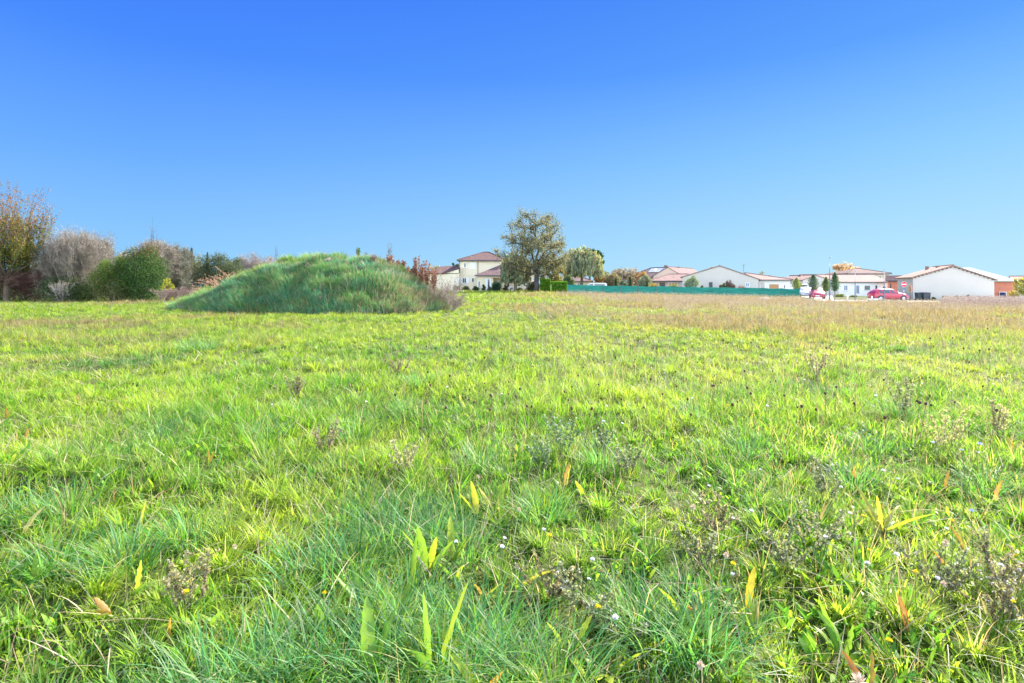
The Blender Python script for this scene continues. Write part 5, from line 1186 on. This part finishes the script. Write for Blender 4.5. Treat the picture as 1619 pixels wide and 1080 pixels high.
# ------------------------------------------------------------------ broad-leaved docks in the foreground
M['dockleaf'] = foliage_mat('dock_leaves', .5, (1.1, 1.15, .5), .45, .3)
def dock_leaf(base, h, w, a, th0, th1, twist, c, tipc, rs, rows=14):
    p = np.array(base, float); V = []; C = []; s_ = h/rows; ph = rs.random()*6
    wa = a + math.pi/2 + twist; wd_ = np.array([math.cos(wa), math.sin(wa), 0])
    for i in range(rows+1):
        t = i/rows; th = th0 + th1*t**1.5; d = np.array([math.cos(a)*math.sin(th), math.sin(a)*math.sin(th), math.cos(th)])
        nn = np.cross(wd_, d); W = w*.5*1.95*(t+.04)**.55*(1-t)**.75 + .0012
        e1 = 1 + .10*math.sin(i*1.9+ph); e2 = 1 + .10*math.sin(i*2.3+ph*2)
        V += [p - wd_*W*e1 + nn*W*(.30+.18*math.sin(i*1.7+ph)), p, p + wd_*W*e2 + nn*W*(.30+.18*math.cos(i*1.5+ph))]
        k = c*(1-t*t) + tipc*t*t; blot = rs.uniform(.82, 1.12); C += [k*blot, k*.55+np.array([.22, .26, .08])*.6, k*rs.uniform(.85, 1.1)]
        p = p + d*s_
    Fq = [(i*3+j, i*3+j+1, i*3+j+4, i*3+j+3) for i in range(rows) for j in (0, 1)]
    return np.array(V), [np.array(Fq)], np.array(C)
def dock(px, py, cols, label, n=3, ln=(.16, .26), wd=.055, up=.35, seed=0, az=None, tip=None):
    """px,py: where the middle of the leaves stands in the photo"""
    rs = np.random.default_rng(seed + abs(int(px))); x, y = GP(px, py, .14); z = float(ground_z(x, y))
    r = empty('dock_plant', (x, y, z), 0, label, 'dock plant', 'broad-leaved docks in the grass')
    for i in range(3):      # low green leaves of the same rosette
        a = rs.uniform(0, 6.28); V, Fs, C = dock_leaf((0, 0, .03), rs.uniform(.09, .17), .035, a, rs.uniform(.6, 1.1), rs.uniform(.3, .9), rs.normal()*.5, np.array((.16, .32, .05))*rs.uniform(.8, 1.3), np.array((.3, .38, .06)), rs, 9)
        mesh_np('leaf', V, Fs, M['dockleaf'], r, C, smooth=True)
    for i in range(n):
        a = (az if az is not None else 0) + (i-(n-1)/2)*(1.1 if n > 1 else 0) + rs.normal()*.3 + (0 if az is not None else rs.uniform(0, 6.28)); h = rs.uniform(*ln)*1.2; t0 = up*rs.uniform(.4, 1.9)
        c0 = np.array(cols[i % len(cols)])*rs.uniform(.9, 1.1)
        tc = np.array([tip if tip is not None else c0*1.2])
        V, Fs, C = dock_leaf((math.cos(a)*.015, math.sin(a)*.015, .05), h, wd*.85*rs.uniform(.75, 1.15), a, t0, rs.uniform(.1, .7), (rs.normal()*.35 if rs.random() < .25 else -a-math.pi/2+rs.normal()*.5), c0, tc[0], rs)
        # fold the blade along a midrib and add a wavy edge
        o = mesh_np('leaf', V, Fs, M['dockleaf'], r, C, smooth=True)
        st = MB(); st.tube([(0, 0, -.01), (math.cos(a)*.015, math.sin(a)*.015, .06)], .003, 5); st.build('stalk', M['stem_red'], r)
M['stem_red'] = plain('reddish_stem', (.22, .12, .05), .6)
LG = (.18, .33, .04); YG = (.38, .46, .04); YW = (.46, .40, .06); OR = (.42, .20, .06); RD = (.34, .09, .05); DG = (.07, .20, .03); TN = (.45, .36, .18)
for px, py, cols, lab, kw in [
 (583,1047,[LG,DG],'large bright green dock leaves at the bottom, left of the tall pair',dict(n=2,ln=(.2,.26),wd=.075)),
 (684,1035,[DG,LG,YG],'tall narrow dock with one yellowing leaf at the bottom centre',dict(n=3,ln=(.24,.3),wd=.05)),
 (678,872,[LG,YG,LG],'cluster of glossy yellow-green dock leaves in the centre foreground',dict(n=4,ln=(.17,.24),wd=.06)),
 (714,862,[YG,LG,YG],'yellow-green dock cluster just right of the glossy one',dict(n=3,ln=(.17,.22),wd=.055)),
 (720,890,[YG,LG],'small low yellow-green dock below the two clusters',dict(n=3,ln=(.09,.13),wd=.035)),
 (650,897,[LG,YG],'single tall dock leaf left of the glossy cluster',dict(n=1,ln=(.24,.26),wd=.04,up=.1)),
 (732,777,[YG],'upright pale yellow dock leaf highest in the centre',dict(n=1,ln=(.22,.25),wd=.06,up=.1)),
 (756,791,[YW,YG],'yellow dock leaf right of the upright pale one',dict(n=2,ln=(.18,.22),wd=.05)),
 (785,787,[YG,YW],'yellowish dock leaf farthest right of the upright group',dict(n=2,ln=(.16,.2),wd=.045)),
 (625,958,[LG],'dock with soft green leaf above the bottom grass tuft',dict(n=2,ln=(.16,.2),wd=.05)),
 (580,940,[DG,LG],'dull green dock left of the soft green one',dict(n=2,ln=(.18,.22),wd=.05)),
 (512,970,[LG,DG],'green dock among the blue-green tussocks',dict(n=2,ln=(.16,.2),wd=.055)),
 (462,972,[DG,DG],'dark green dock half hidden by blue-green tussocks',dict(n=2,ln=(.16,.2),wd=.06)),
 (820,897,[YW,YG],'yellow dock leaf lying nearly flat right of the centre clusters',dict(n=2,ln=(.2,.26),wd=.045,up=1.2,az=0.1)),
 (765,912,[YW,OR],'small orange-yellow dock leaf near the flat yellow one',dict(n=2,ln=(.08,.12),wd=.03,up=.9)),
 (1180,933,[(.55,.40,.03)],'single upright golden dock leaf right of centre',dict(n=1,ln=(.15,.17),wd=.05,up=.3)),
 (1083,945,[YG],'yellow-green dock leaf leaning left beside the orange one',dict(n=1,ln=(.17,.19),wd=.04)),
 (1110,943,[OR,RD],'small vivid orange dock leaf right of centre',dict(n=2,ln=(.07,.1),wd=.05,up=1.1)),
 (1082,902,[RD,OR],'curled rust dock leaf above the vivid orange one',dict(n=2,ln=(.07,.11),wd=.04,up=1.0)),
 (892,753,[YW,OR],'yellow-orange dock leaf standing in the middle distance grass',dict(n=2,ln=(.14,.18),wd=.05,up=.1)),
 (925,762,[YG],'small yellow leaf right of the yellow-orange one',dict(n=1,ln=(.1,.12),wd=.05,up=.7)),
 (1395,815,[YW,YG,YW,YW,YG],'rosette of five long yellow dock leaves at the right',dict(n=6,ln=(.18,.26),wd=.04,up=.5)),
 (1532,855,[YW,OR],'curved orange-yellow dock leaf right of the yellow rosette',dict(n=2,ln=(.14,.2),wd=.035)),
 (1500,868,[RD],'flat rust-red leaf right of the yellow rosette',dict(n=1,ln=(.1,.12),wd=.045,up=1.3)),
 (1440,968,[RD,(.35,.12,.08)],'dusky red upright dock leaf at the lower right',dict(n=1,ln=(.12,.14),wd=.035,up=.2)),
 (1375,1070,[OR,(.55,.14,.04)],'pair of large orange-red dock leaves at the bottom right edge',dict(n=2,ln=(.13,.16),wd=.05,up=.2)),
 (1570,775,[OR,YW],'small orange-topped dock leaf near the right edge',dict(n=1,ln=(.14,.16),wd=.04,up=.1)),
 (1491,757,[OR],'brown-orange leaf in the grass at the right',dict(n=1,ln=(.12,.14),wd=.035,up=.2)),
 (1333,1005,[LG,DG],'broad green dock in the lower right grass',dict(n=3,ln=(.16,.2),wd=.05)),
 (267,985,[OR],'rust-orange leaf in the lower left grass',dict(n=1,ln=(.09,.11),wd=.045,up=.2)),
 (208,907,[YG,YW],'pale yellow leaf standing at the left',dict(n=1,ln=(.12,.13),wd=.05,up=.1)),
 (217,813,[YW],'bright yellow narrow leaf in the left grass',dict(n=1,ln=(.13,.15),wd=.035,up=.1)),
 (230,777,[(.42,.16,.06)],'rust-brown dock leaf leaning right in the left grass',dict(n=1,ln=(.15,.17),wd=.055,up=.5,az=0)),
 (182,772,[(.42,.18,.06)],'small rust-brown leaf left of the leaning one',dict(n=1,ln=(.1,.12),wd=.04)),
 (325,965,[LG],'rounded bright green leaf at the lower left',dict(n=2,ln=(.11,.14),wd=.055)),
 (358,960,[LG,YG],'rounded bright green leaf leaning right at the lower left',dict(n=2,ln=(.11,.14),wd=.06,up=.9,az=.3)),
 (30,826,[TN,(.3,.35,.1)],'withered tan dock leaf near the left edge',dict(n=2,ln=(.16,.2),wd=.04,up=.6,az=.5)),
 (178,940,[OR,YW],'small orange leaves low in the left grass',dict(n=3,ln=(.07,.1),wd=.035,up=1.0)),
 (760,1060,[YG,OR],'yellow-orange leaf at the bottom edge right of the tall narrow dock',dict(n=2,ln=(.12,.15),wd=.045)),
 (900,1000,[YG,LG,YG],'spreading yellow-green dock at the bottom right of centre',dict(n=5,ln=(.12,.18),wd=.045,up=.7)),
 (960,1030,[YG,LG],'low spreading yellow-green dock at the bottom, right of the other spreading one',dict(n=5,ln=(.1,.16),wd=.045,up=.7))]:
    dock(px, py, cols, lab, **kw)
# small rust leaves farther out: one prototype each, copied
proto_d = None; rs = np.random.default_rng(31)
for i, (px, py) in enumerate([(40,692),(98,620),(125,626),(201,628),(336,630),(330,720),(10,650),(70,600),(1350,745),(1600,700)]):
    x, y = GP(px, py, .1)
    if proto_d is None:
        proto_d = empty('withered_dock', (x, y, float(ground_z(x, y))), 0, 'small withered orange-brown dock standing in the mid-field grass', 'dock plant', 'small withered docks in the mid-field')
        for k in range(3):
            V, Fs, C = dock_leaf((0, 0, .03), .20-.03*k, .035, k*2.1, .15+.2*k, .4, .3*k, np.array([.42, .22, .07])*(1-.15*k), np.array([.4, .16, .05]), rs, 7); mesh_np('leaf', V, Fs, M['dockleaf'], proto_d, C)
    else:
        r = proto_d.copy(); col.objects.link(r); r.location = (x, y, float(ground_z(x, y))); r.rotation_euler = (0, 0, rs.uniform(0, 6)); s = rs.uniform(.5, .8); r.scale = (s, s, s)
        for ch in proto_d.children: c = ch.copy(); col.objects.link(c); c.parent = r
# flowers and seed heads
def flower_proto(kind):
    H = {'white': .30, 'yellow': .26, 'blue': .42, 'fluff': .24}[kind]; lab = {'white': 'small white flower head on a thin stem in the grass', 'yellow': 'small yellow daisy-like flower in the grass', 'blue': 'pale blue chicory flower on a wiry stem', 'fluff': 'tan fluffy seed head in the grass'}[kind]
    nm = {'white': 'white_flower', 'yellow': 'yellow_flower', 'blue': 'chicory_flower', 'fluff': 'seed_head'}[kind]
    r = empty(nm, (0, 0, 0), 0, lab, 'flower' if kind != 'fluff' else 'seed head', {'white': 'white flower heads scattered in the meadow', 'yellow': 'yellow flowers in the right foreground', 'blue': 'blue chicory flowers at the right', 'fluff': 'tan fluffy seed heads'}[kind])
    S = [[0, 0, -.02, .01, 0, H*.5, .0016, .0014], [.01, 0, H*.5, .0, .01, H, .0014, .0012]]; V, Fq, C = segs_mesh(np.array(S), (.10, .16, .04)); mesh_np('stem', V, [Fq], M['wood'], r, C)
    n = {'white': 34, 'yellow': 30, 'blue': 16, 'fluff': 90}[kind]; a = rng.uniform(0, 6.28, n); el = rng.uniform(-.1, .9, n) if kind != 'fluff' else rng.uniform(-1, 1.5, n)
    rr = {'white': .011, 'yellow': .012, 'blue': .014, 'fluff': .016}[kind]
    d = np.stack([np.cos(a)*np.cos(el), np.sin(a)*np.cos(el), np.sin(el)], 1); c0 = np.array([0, .01, H])
    t = np.cross(d, [0, 0, 1.]); t /= np.linalg.norm(t, axis=1, keepdims=True)+1e-9; w = {'white': .0045, 'yellow': .003, 'blue': .004, 'fluff': .0018}[kind]
    V = np.stack([c0+d*.001, c0+d*rr*.6+t*w, c0+d*rr*1.1, c0+d*rr*.6-t*w], 1).reshape(-1, 3)
    pc = {'white': (.80, .80, .84), 'yellow': (.80, .62, .02), 'blue': (.42, .48, .85), 'fluff': (.62, .50, .40)}[kind]
    mesh_np('petals', V, [np.arange(4*n).reshape(-1, 4)], M['flower'], r, np.repeat(pick([pc], n, jit=.1), 4, 0))
    return r
FL = {'yellow': [(1600,952),(1372,869),(1456,903),(1501,824),(1367,817),(1611,921),(1598,876),(1412,1013),(955,962),(867,847),(1150,893),(511,942),(292,933),(1145,640)],
 'white': [(1398,866),(1357,811),(1377,897),(1463,908),(1505,838),(1602,898),(1580,897),(1608,1072),(874,837),(1108,767),(1181,807),(1158,820),(1172,905),(935,926),(928,881),(986,967),(728,850),(788,851),(800,860),(1181,508),(1458,504),(1377,623),(1508,619),(701,612),(801,623),(586,635),(958,667),(978,669),(1542,715),(1330,770),(385,545),(370,538),(377,549),(507,548),(430,640),(1240,560),(1290,580),(1400,560),(1350,530),(1270,600),(1450,600),(1100,630),(1203,640),(1050,590),(960,575),(1000,540),(1390,742),(1422,760),(1320,850),(1210,745),(1480,700),(1560,600),(1180,575),(1130,540),(1490,575),(1484,582),(1496,570)],
 'blue': [(1519,698),(1528,712),(1547,800)], 'fluff': [(1323,1060),(1507,927),(1150,871),(374,860),(818,805),(1090,800),(1500,850),(1120,1050),(760,755)]}
rs = np.random.default_rng(44)
for kind, L_ in FL.items():
    pr_ = None
    for px, py in L_:
        Hh = {'white': .30, 'yellow': .26, 'blue': .42, 'fluff': .24}[kind]
        far = py < 720; s = rs.uniform(.85, 1.2)*(1.25 if far else 1)*(1.5 if (px, py) == (1323, 1060) else 1)
        x, y = GP(px, py, Hh*s)
        if pr_ is None: pr_ = flower_proto(kind); r = pr_
        else:
            r = pr_.copy(); col.objects.link(r)
            for ch in pr_.children: c = ch.copy(); col.objects.link(c); c.parent = r
        r.location = (x, y, float(ground_z(x, y))); r.scale = (s*.95, s*.95, s); r.rotation_euler = (rs.normal()*.08, rs.normal()*.08, rs.uniform(0, 6))
# bushy weeds: pale feathery plants and dry branched plants
def weed(px, py, H, W, cols, label, nl=500, leaf=.016, grp=None, name='feathery_weed', stems=9, seed=0, wood=(.16,.14,.09), top=None, topn=0):
    """px,py: top of the plant in the photo"""
    rs = np.random.default_rng(seed+abs(int(px))); x, y = GP(px, py, H); S = []; LC = []; TC = []
    for s in range(stems):
        a = rs.uniform(0, 6.28); d = np.array([math.cos(a)*W/H*.6, math.sin(a)*W/H*.6, 1.])*1; d /= np.linalg.norm(d); p = np.array([*rs.normal(size=2)*.02, 0]); h = H*rs.uniform(.7, 1.02)
        for j in range(7):
            q2 = p+d*h/7; S.append([*p, *q2, .0022, .0018]); d = d+rs.normal(size=3)*.09; d /= np.linalg.norm(d)
            if j > 1:
                for _ in range(3):
                    e = d+rs.normal(size=3)*.6; e /= np.linalg.norm(e); l = h*.16*rs.uniform(.4, 1.1); S.append([*q2, *(q2+e*l), .0012, .0008])
                    for t in rs.random(max(1, nl//(stems*15))): LC.append(q2+e*l*t+rs.normal(size=3)*.004)
                    TC.append(q2+e*l)
            p = q2
    z = float(ground_z(x, y)); r = empty(name, (x, y, z), 0, label, 'weed', grp)
    k = max(1, y/4.5)
    S = np.array(S); S[:, 6:] *= k; V, Fq, C = segs_mesh(S, wood, 3); mesh_np('stems', V, [Fq], M['wood'], r, C)
    LC = np.array(LC); n = len(LC); V, Fq, C = leaves_mesh(LC, leaf*k**.5*rs.uniform(.6, 1.4, n), pick(cols, n), 2.2); parts = [(V, Fq, C)]
    mesh_np('leaves', V, [Fq], M['grass'], r, C)
    if top is not None:
        TC = np.array(TC); TC = TC[rs.random(len(TC)) < topn]; V, Fq, C = leaves_mesh(np.repeat(TC, 5, 0)+rs.normal(size=(len(TC)*5, 3))*.004, .009*k**.5, pick([top], len(TC)*5, jit=.15), 1.2); mesh_np('buds', V, [Fq], M['flower'], r, C)
SG = [(.20,.30,.16),(.28,.36,.24),(.14,.26,.12)]; GW = [(.26,.30,.18),(.34,.34,.26),(.18,.22,.12)]; BW = [(.34,.29,.21),(.28,.24,.16),(.42,.37,.28),(.22,.26,.12)]
for px, py, H, W, c, lab, tp, tn in [
 (885,655,.42,.22,SG,'tallest feathery grey-green weed with pale flat heads in the middle of the field',(.7,.72,.7),.25),
 (858,690,.32,.18,SG,'feathery grey-green weed left of the tallest one',(.6,.66,.6),.15),
 (952,668,.34,.22,SG,'feathery pale weed right of the tallest one',(.75,.78,.68),.3),
 (990,700,.30,.2,GW,'pale whitish weed clump right of the feathery ones',(.7,.68,.6),.25),
 (1310,730,.34,.3,GW,'bushy pale green weed with buds at the right',(.7,.68,.62),.25),
 (1290,790,.34,.3,GW,'wide grey-green weed with dry buds in the right foreground',(.66,.6,.55),.25),
 (1250,830,.30,.25,GW,'low grey-green weed left of the wide one',(.6,.58,.5),.2),
 (1480,860,.28,.25,GW,'grey-green budded weed below the yellow rosette',(.66,.62,.58),.25),
 (1575,845,.34,.3,BW,'brownish dry branching weed near the right edge',(.55,.46,.42),.3),
 (1590,900,.3,.25,BW,'dark dry weed at the right edge with whitish heads',(.7,.66,.66),.2),
 (1135,780,.32,.2,BW,'thin brown dry weed right of centre',(.5,.42,.36),.2),
 (1110,830,.26,.22,GW,'low speckled weed under the thin brown one',(.6,.56,.45),.2),
 (870,880,.24,.3,BW,'dark brown-green tangled weed in the centre right foreground',(.7,.66,.55),.2),
 (930,900,.26,.28,GW,'tangled weed with pale buds right of the dark brown one',(.75,.72,.66),.25),
 (985,955,.2,.25,GW,'low budded weed under the tangled ones',(.7,.68,.6),.2),
 (295,880,.3,.14,[(.40,.36,.22),(.32,.30,.18)],'slender straw-coloured weed stalk at the left',(.6,.52,.35),.3),
 (516,665,.36,.2,BW,'brown dry weed clump in the left middle of the field',(.5,.42,.36),.2),
 (468,590,.4,.25,BW,'thin brown weed patch farther left',(.45,.38,.32),.2),
 (630,560,.42,.4,BW,'pinkish brown weed patch left of the middle of the field',(.5,.38,.34),.3),
 (640,700,.3,.2,[(.42,.40,.28)],'straw stalk weed left of centre',(.6,.5,.4),.2),
 (1430,600,.5,.3,GW,'tall pale weed with plumy top in the right middle distance',(.72,.64,.5),.4),
 (1575,628,.45,.2,[(.5,.46,.28),(.42,.4,.24)],'straw-yellow plumed weed near the right edge',(.66,.58,.4),.4),
 (1495,640,.5,.35,[(.48,.44,.26),(.4,.38,.22)],'wide straw-yellow plumed weed left of the one near the edge',(.66,.58,.4),.4),
 (1290,555,.5,.3,[(.45,.38,.3)],'tan weed stalks in the far right grass',(.6,.5,.4),.3)]:
    weed(px, py, H, W, c, lab, top=tp, topn=tn, grp='weeds standing above the grass', nl=700)
# dark red burnet heads: tiny dots on thin stems
rs = np.random.default_rng(52); pr_ = None
for i in range(150):
    px = rs.uniform(640, 1330) if i < 120 else rs.uniform(1300, 1600); py = rs.uniform(505, 650) if i < 145 else rs.uniform(620, 660); s = rs.uniform(.8, 1.2)*(1.15 if py < 560 else 1)
    x, y = GP(px, py, .42*s)
    if pr_ is None:
        pr_ = empty('dark_seed_head', (0, 0, 0), 0, 'tiny dark red-brown seed head on a thin stem in the middle of the field', 'seed head', 'tiny dark seed heads across the middle of the field')
        V, Fq, C = segs_mesh(np.array([[0,0,0,.01,0,.42,.002,.0015]]), (.14,.12,.05)); mesh_np('stem', V, [Fq], M['wood'], pr_, C)
        b = MB(); b.tube([(.01,0,.41),(.01,0,.416),(.01,0,.43),(.01,0,.436)], [.005,.009,.009,.004], 7); b.build('head', M['burnet'] if 'burnet' in M else M.setdefault('burnet', plain('dark_burnet', (.07,.02,.02), .8)), pr_, True); r = pr_
    else:
        r = pr_.copy(); col.objects.link(r)
        for ch in pr_.children: c = ch.copy(); col.objects.link(c); c.parent = r
    r.location = (x, y, float(ground_z(x, y))); r.scale = (s*1.2, s*1.2, s); r.rotation_euler = (rs.normal()*.12, rs.normal()*.12, 0)

# ------------------------------------------------------------------ sky, sun, camera
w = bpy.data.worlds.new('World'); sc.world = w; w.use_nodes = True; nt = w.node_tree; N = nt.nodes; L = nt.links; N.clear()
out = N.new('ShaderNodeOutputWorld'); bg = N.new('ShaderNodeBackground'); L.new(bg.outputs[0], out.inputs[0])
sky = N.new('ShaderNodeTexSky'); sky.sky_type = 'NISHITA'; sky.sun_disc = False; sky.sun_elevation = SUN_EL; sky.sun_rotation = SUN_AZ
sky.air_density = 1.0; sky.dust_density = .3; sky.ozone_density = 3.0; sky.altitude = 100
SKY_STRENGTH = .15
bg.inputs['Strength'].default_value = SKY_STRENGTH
EXPO = 2.3
def ramp(stops):
    cr = N.new('ShaderNodeValToRGB'); e = cr.color_ramp.elements
    while len(e) < len(stops): e.new(.5)
    for q_, (p_, c_) in zip(e, stops): q_.position = p_; q_.color = (*c_, 1)
    return cr
tc = N.new('ShaderNodeTexCoord'); sx = N.new('ShaderNodeSeparateXYZ'); L.new(tc.outputs['Generated'], sx.inputs[0])
ra = ramp([(0, (.34,.68,1)), (.06, (.28,.61,1)), (.21, (.15,.425,1)), (.36, (.068,.268,1)), (.5, (.045,.2,.98)), (1, (.03,.13,.7))])
rb = ramp([(0, (.56,.86,1)), (.05, (.50,.82,1)), (.21, (.285,.635,1)), (.36, (.12,.39,1)), (.5, (.075,.28,.95)), (1, (.03,.13,.7))])
for r_ in (ra, rb): L.new(sx.outputs['Z'], r_.inputs[0])
mr = N.new('ShaderNodeMapRange'); mr.inputs[1].default_value = -.55; mr.inputs[2].default_value = .7; L.new(sx.outputs['X'], mr.inputs[0])
m1 = N.new('ShaderNodeMix'); m1.data_type = 'RGBA'; L.new(mr.outputs[0], m1.inputs[0]); L.new(ra.outputs[0], m1.inputs[6]); L.new(rb.outputs[0], m1.inputs[7])
vs_ = N.new('ShaderNodeVectorMath'); vs_.operation = 'SCALE'; vs_.inputs[3].default_value = 1/(SKY_STRENGTH*2**EXPO); L.new(m1.outputs[2], vs_.inputs[0])
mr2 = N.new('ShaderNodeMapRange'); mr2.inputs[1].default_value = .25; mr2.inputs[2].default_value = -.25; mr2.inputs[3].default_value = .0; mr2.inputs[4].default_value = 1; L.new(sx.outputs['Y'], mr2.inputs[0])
m2 = N.new('ShaderNodeMix'); m2.data_type = 'RGBA'; L.new(mr2.outputs[0], m2.inputs[0]); L.new(vs_.outputs[0], m2.inputs[6]); hs = N.new('ShaderNodeHueSaturation'); hs.inputs['Saturation'].default_value = .6; hs.inputs['Value'].default_value = 1.15; L.new(sky.outputs[0], hs.inputs['Color']); L.new(hs.outputs[0], m2.inputs[7])  # paler, brighter sky behind the camera, added as fill for shaded fronts
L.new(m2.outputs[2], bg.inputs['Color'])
sl = bpy.data.lights.new('sun', 'SUN'); sl.energy = 3.5; sl.angle = R(.55); sl.color = (1, .93, .82)
so = bpy.data.objects.new('sun', sl); col.objects.link(so)
d = Vector((math.sin(SUN_AZ)*math.cos(SUN_EL), math.cos(SUN_AZ)*math.cos(SUN_EL), math.sin(SUN_EL)))
so.rotation_euler = d.to_track_quat('Z', 'Y').to_euler()
cd = bpy.data.cameras.new('camera'); cam = bpy.data.objects.new('camera', cd); col.objects.link(cam)
cam.location = (0, 0, EYE); cam.rotation_euler = (R(90), 0, 0)
cd.sensor_width = 36; cd.lens = F/1619*36; cd.shift_y = -(540-HZ)/1619; cd.clip_start = .05; cd.clip_end = 5000
sc.camera = cam
sc.view_settings.view_transform = 'Standard'; sc.view_settings.look = 'None'; sc.view_settings.gamma = 1; sc.view_settings.use_curve_mapping = False
sc.view_settings.exposure = EXPO
sc.cycles.max_bounces = 8; sc.cycles.diffuse_bounces = 3; sc.cycles.transmission_bounces = 6; sc.cycles.transparent_max_bounces = 8
sc.cycles.use_denoising = True
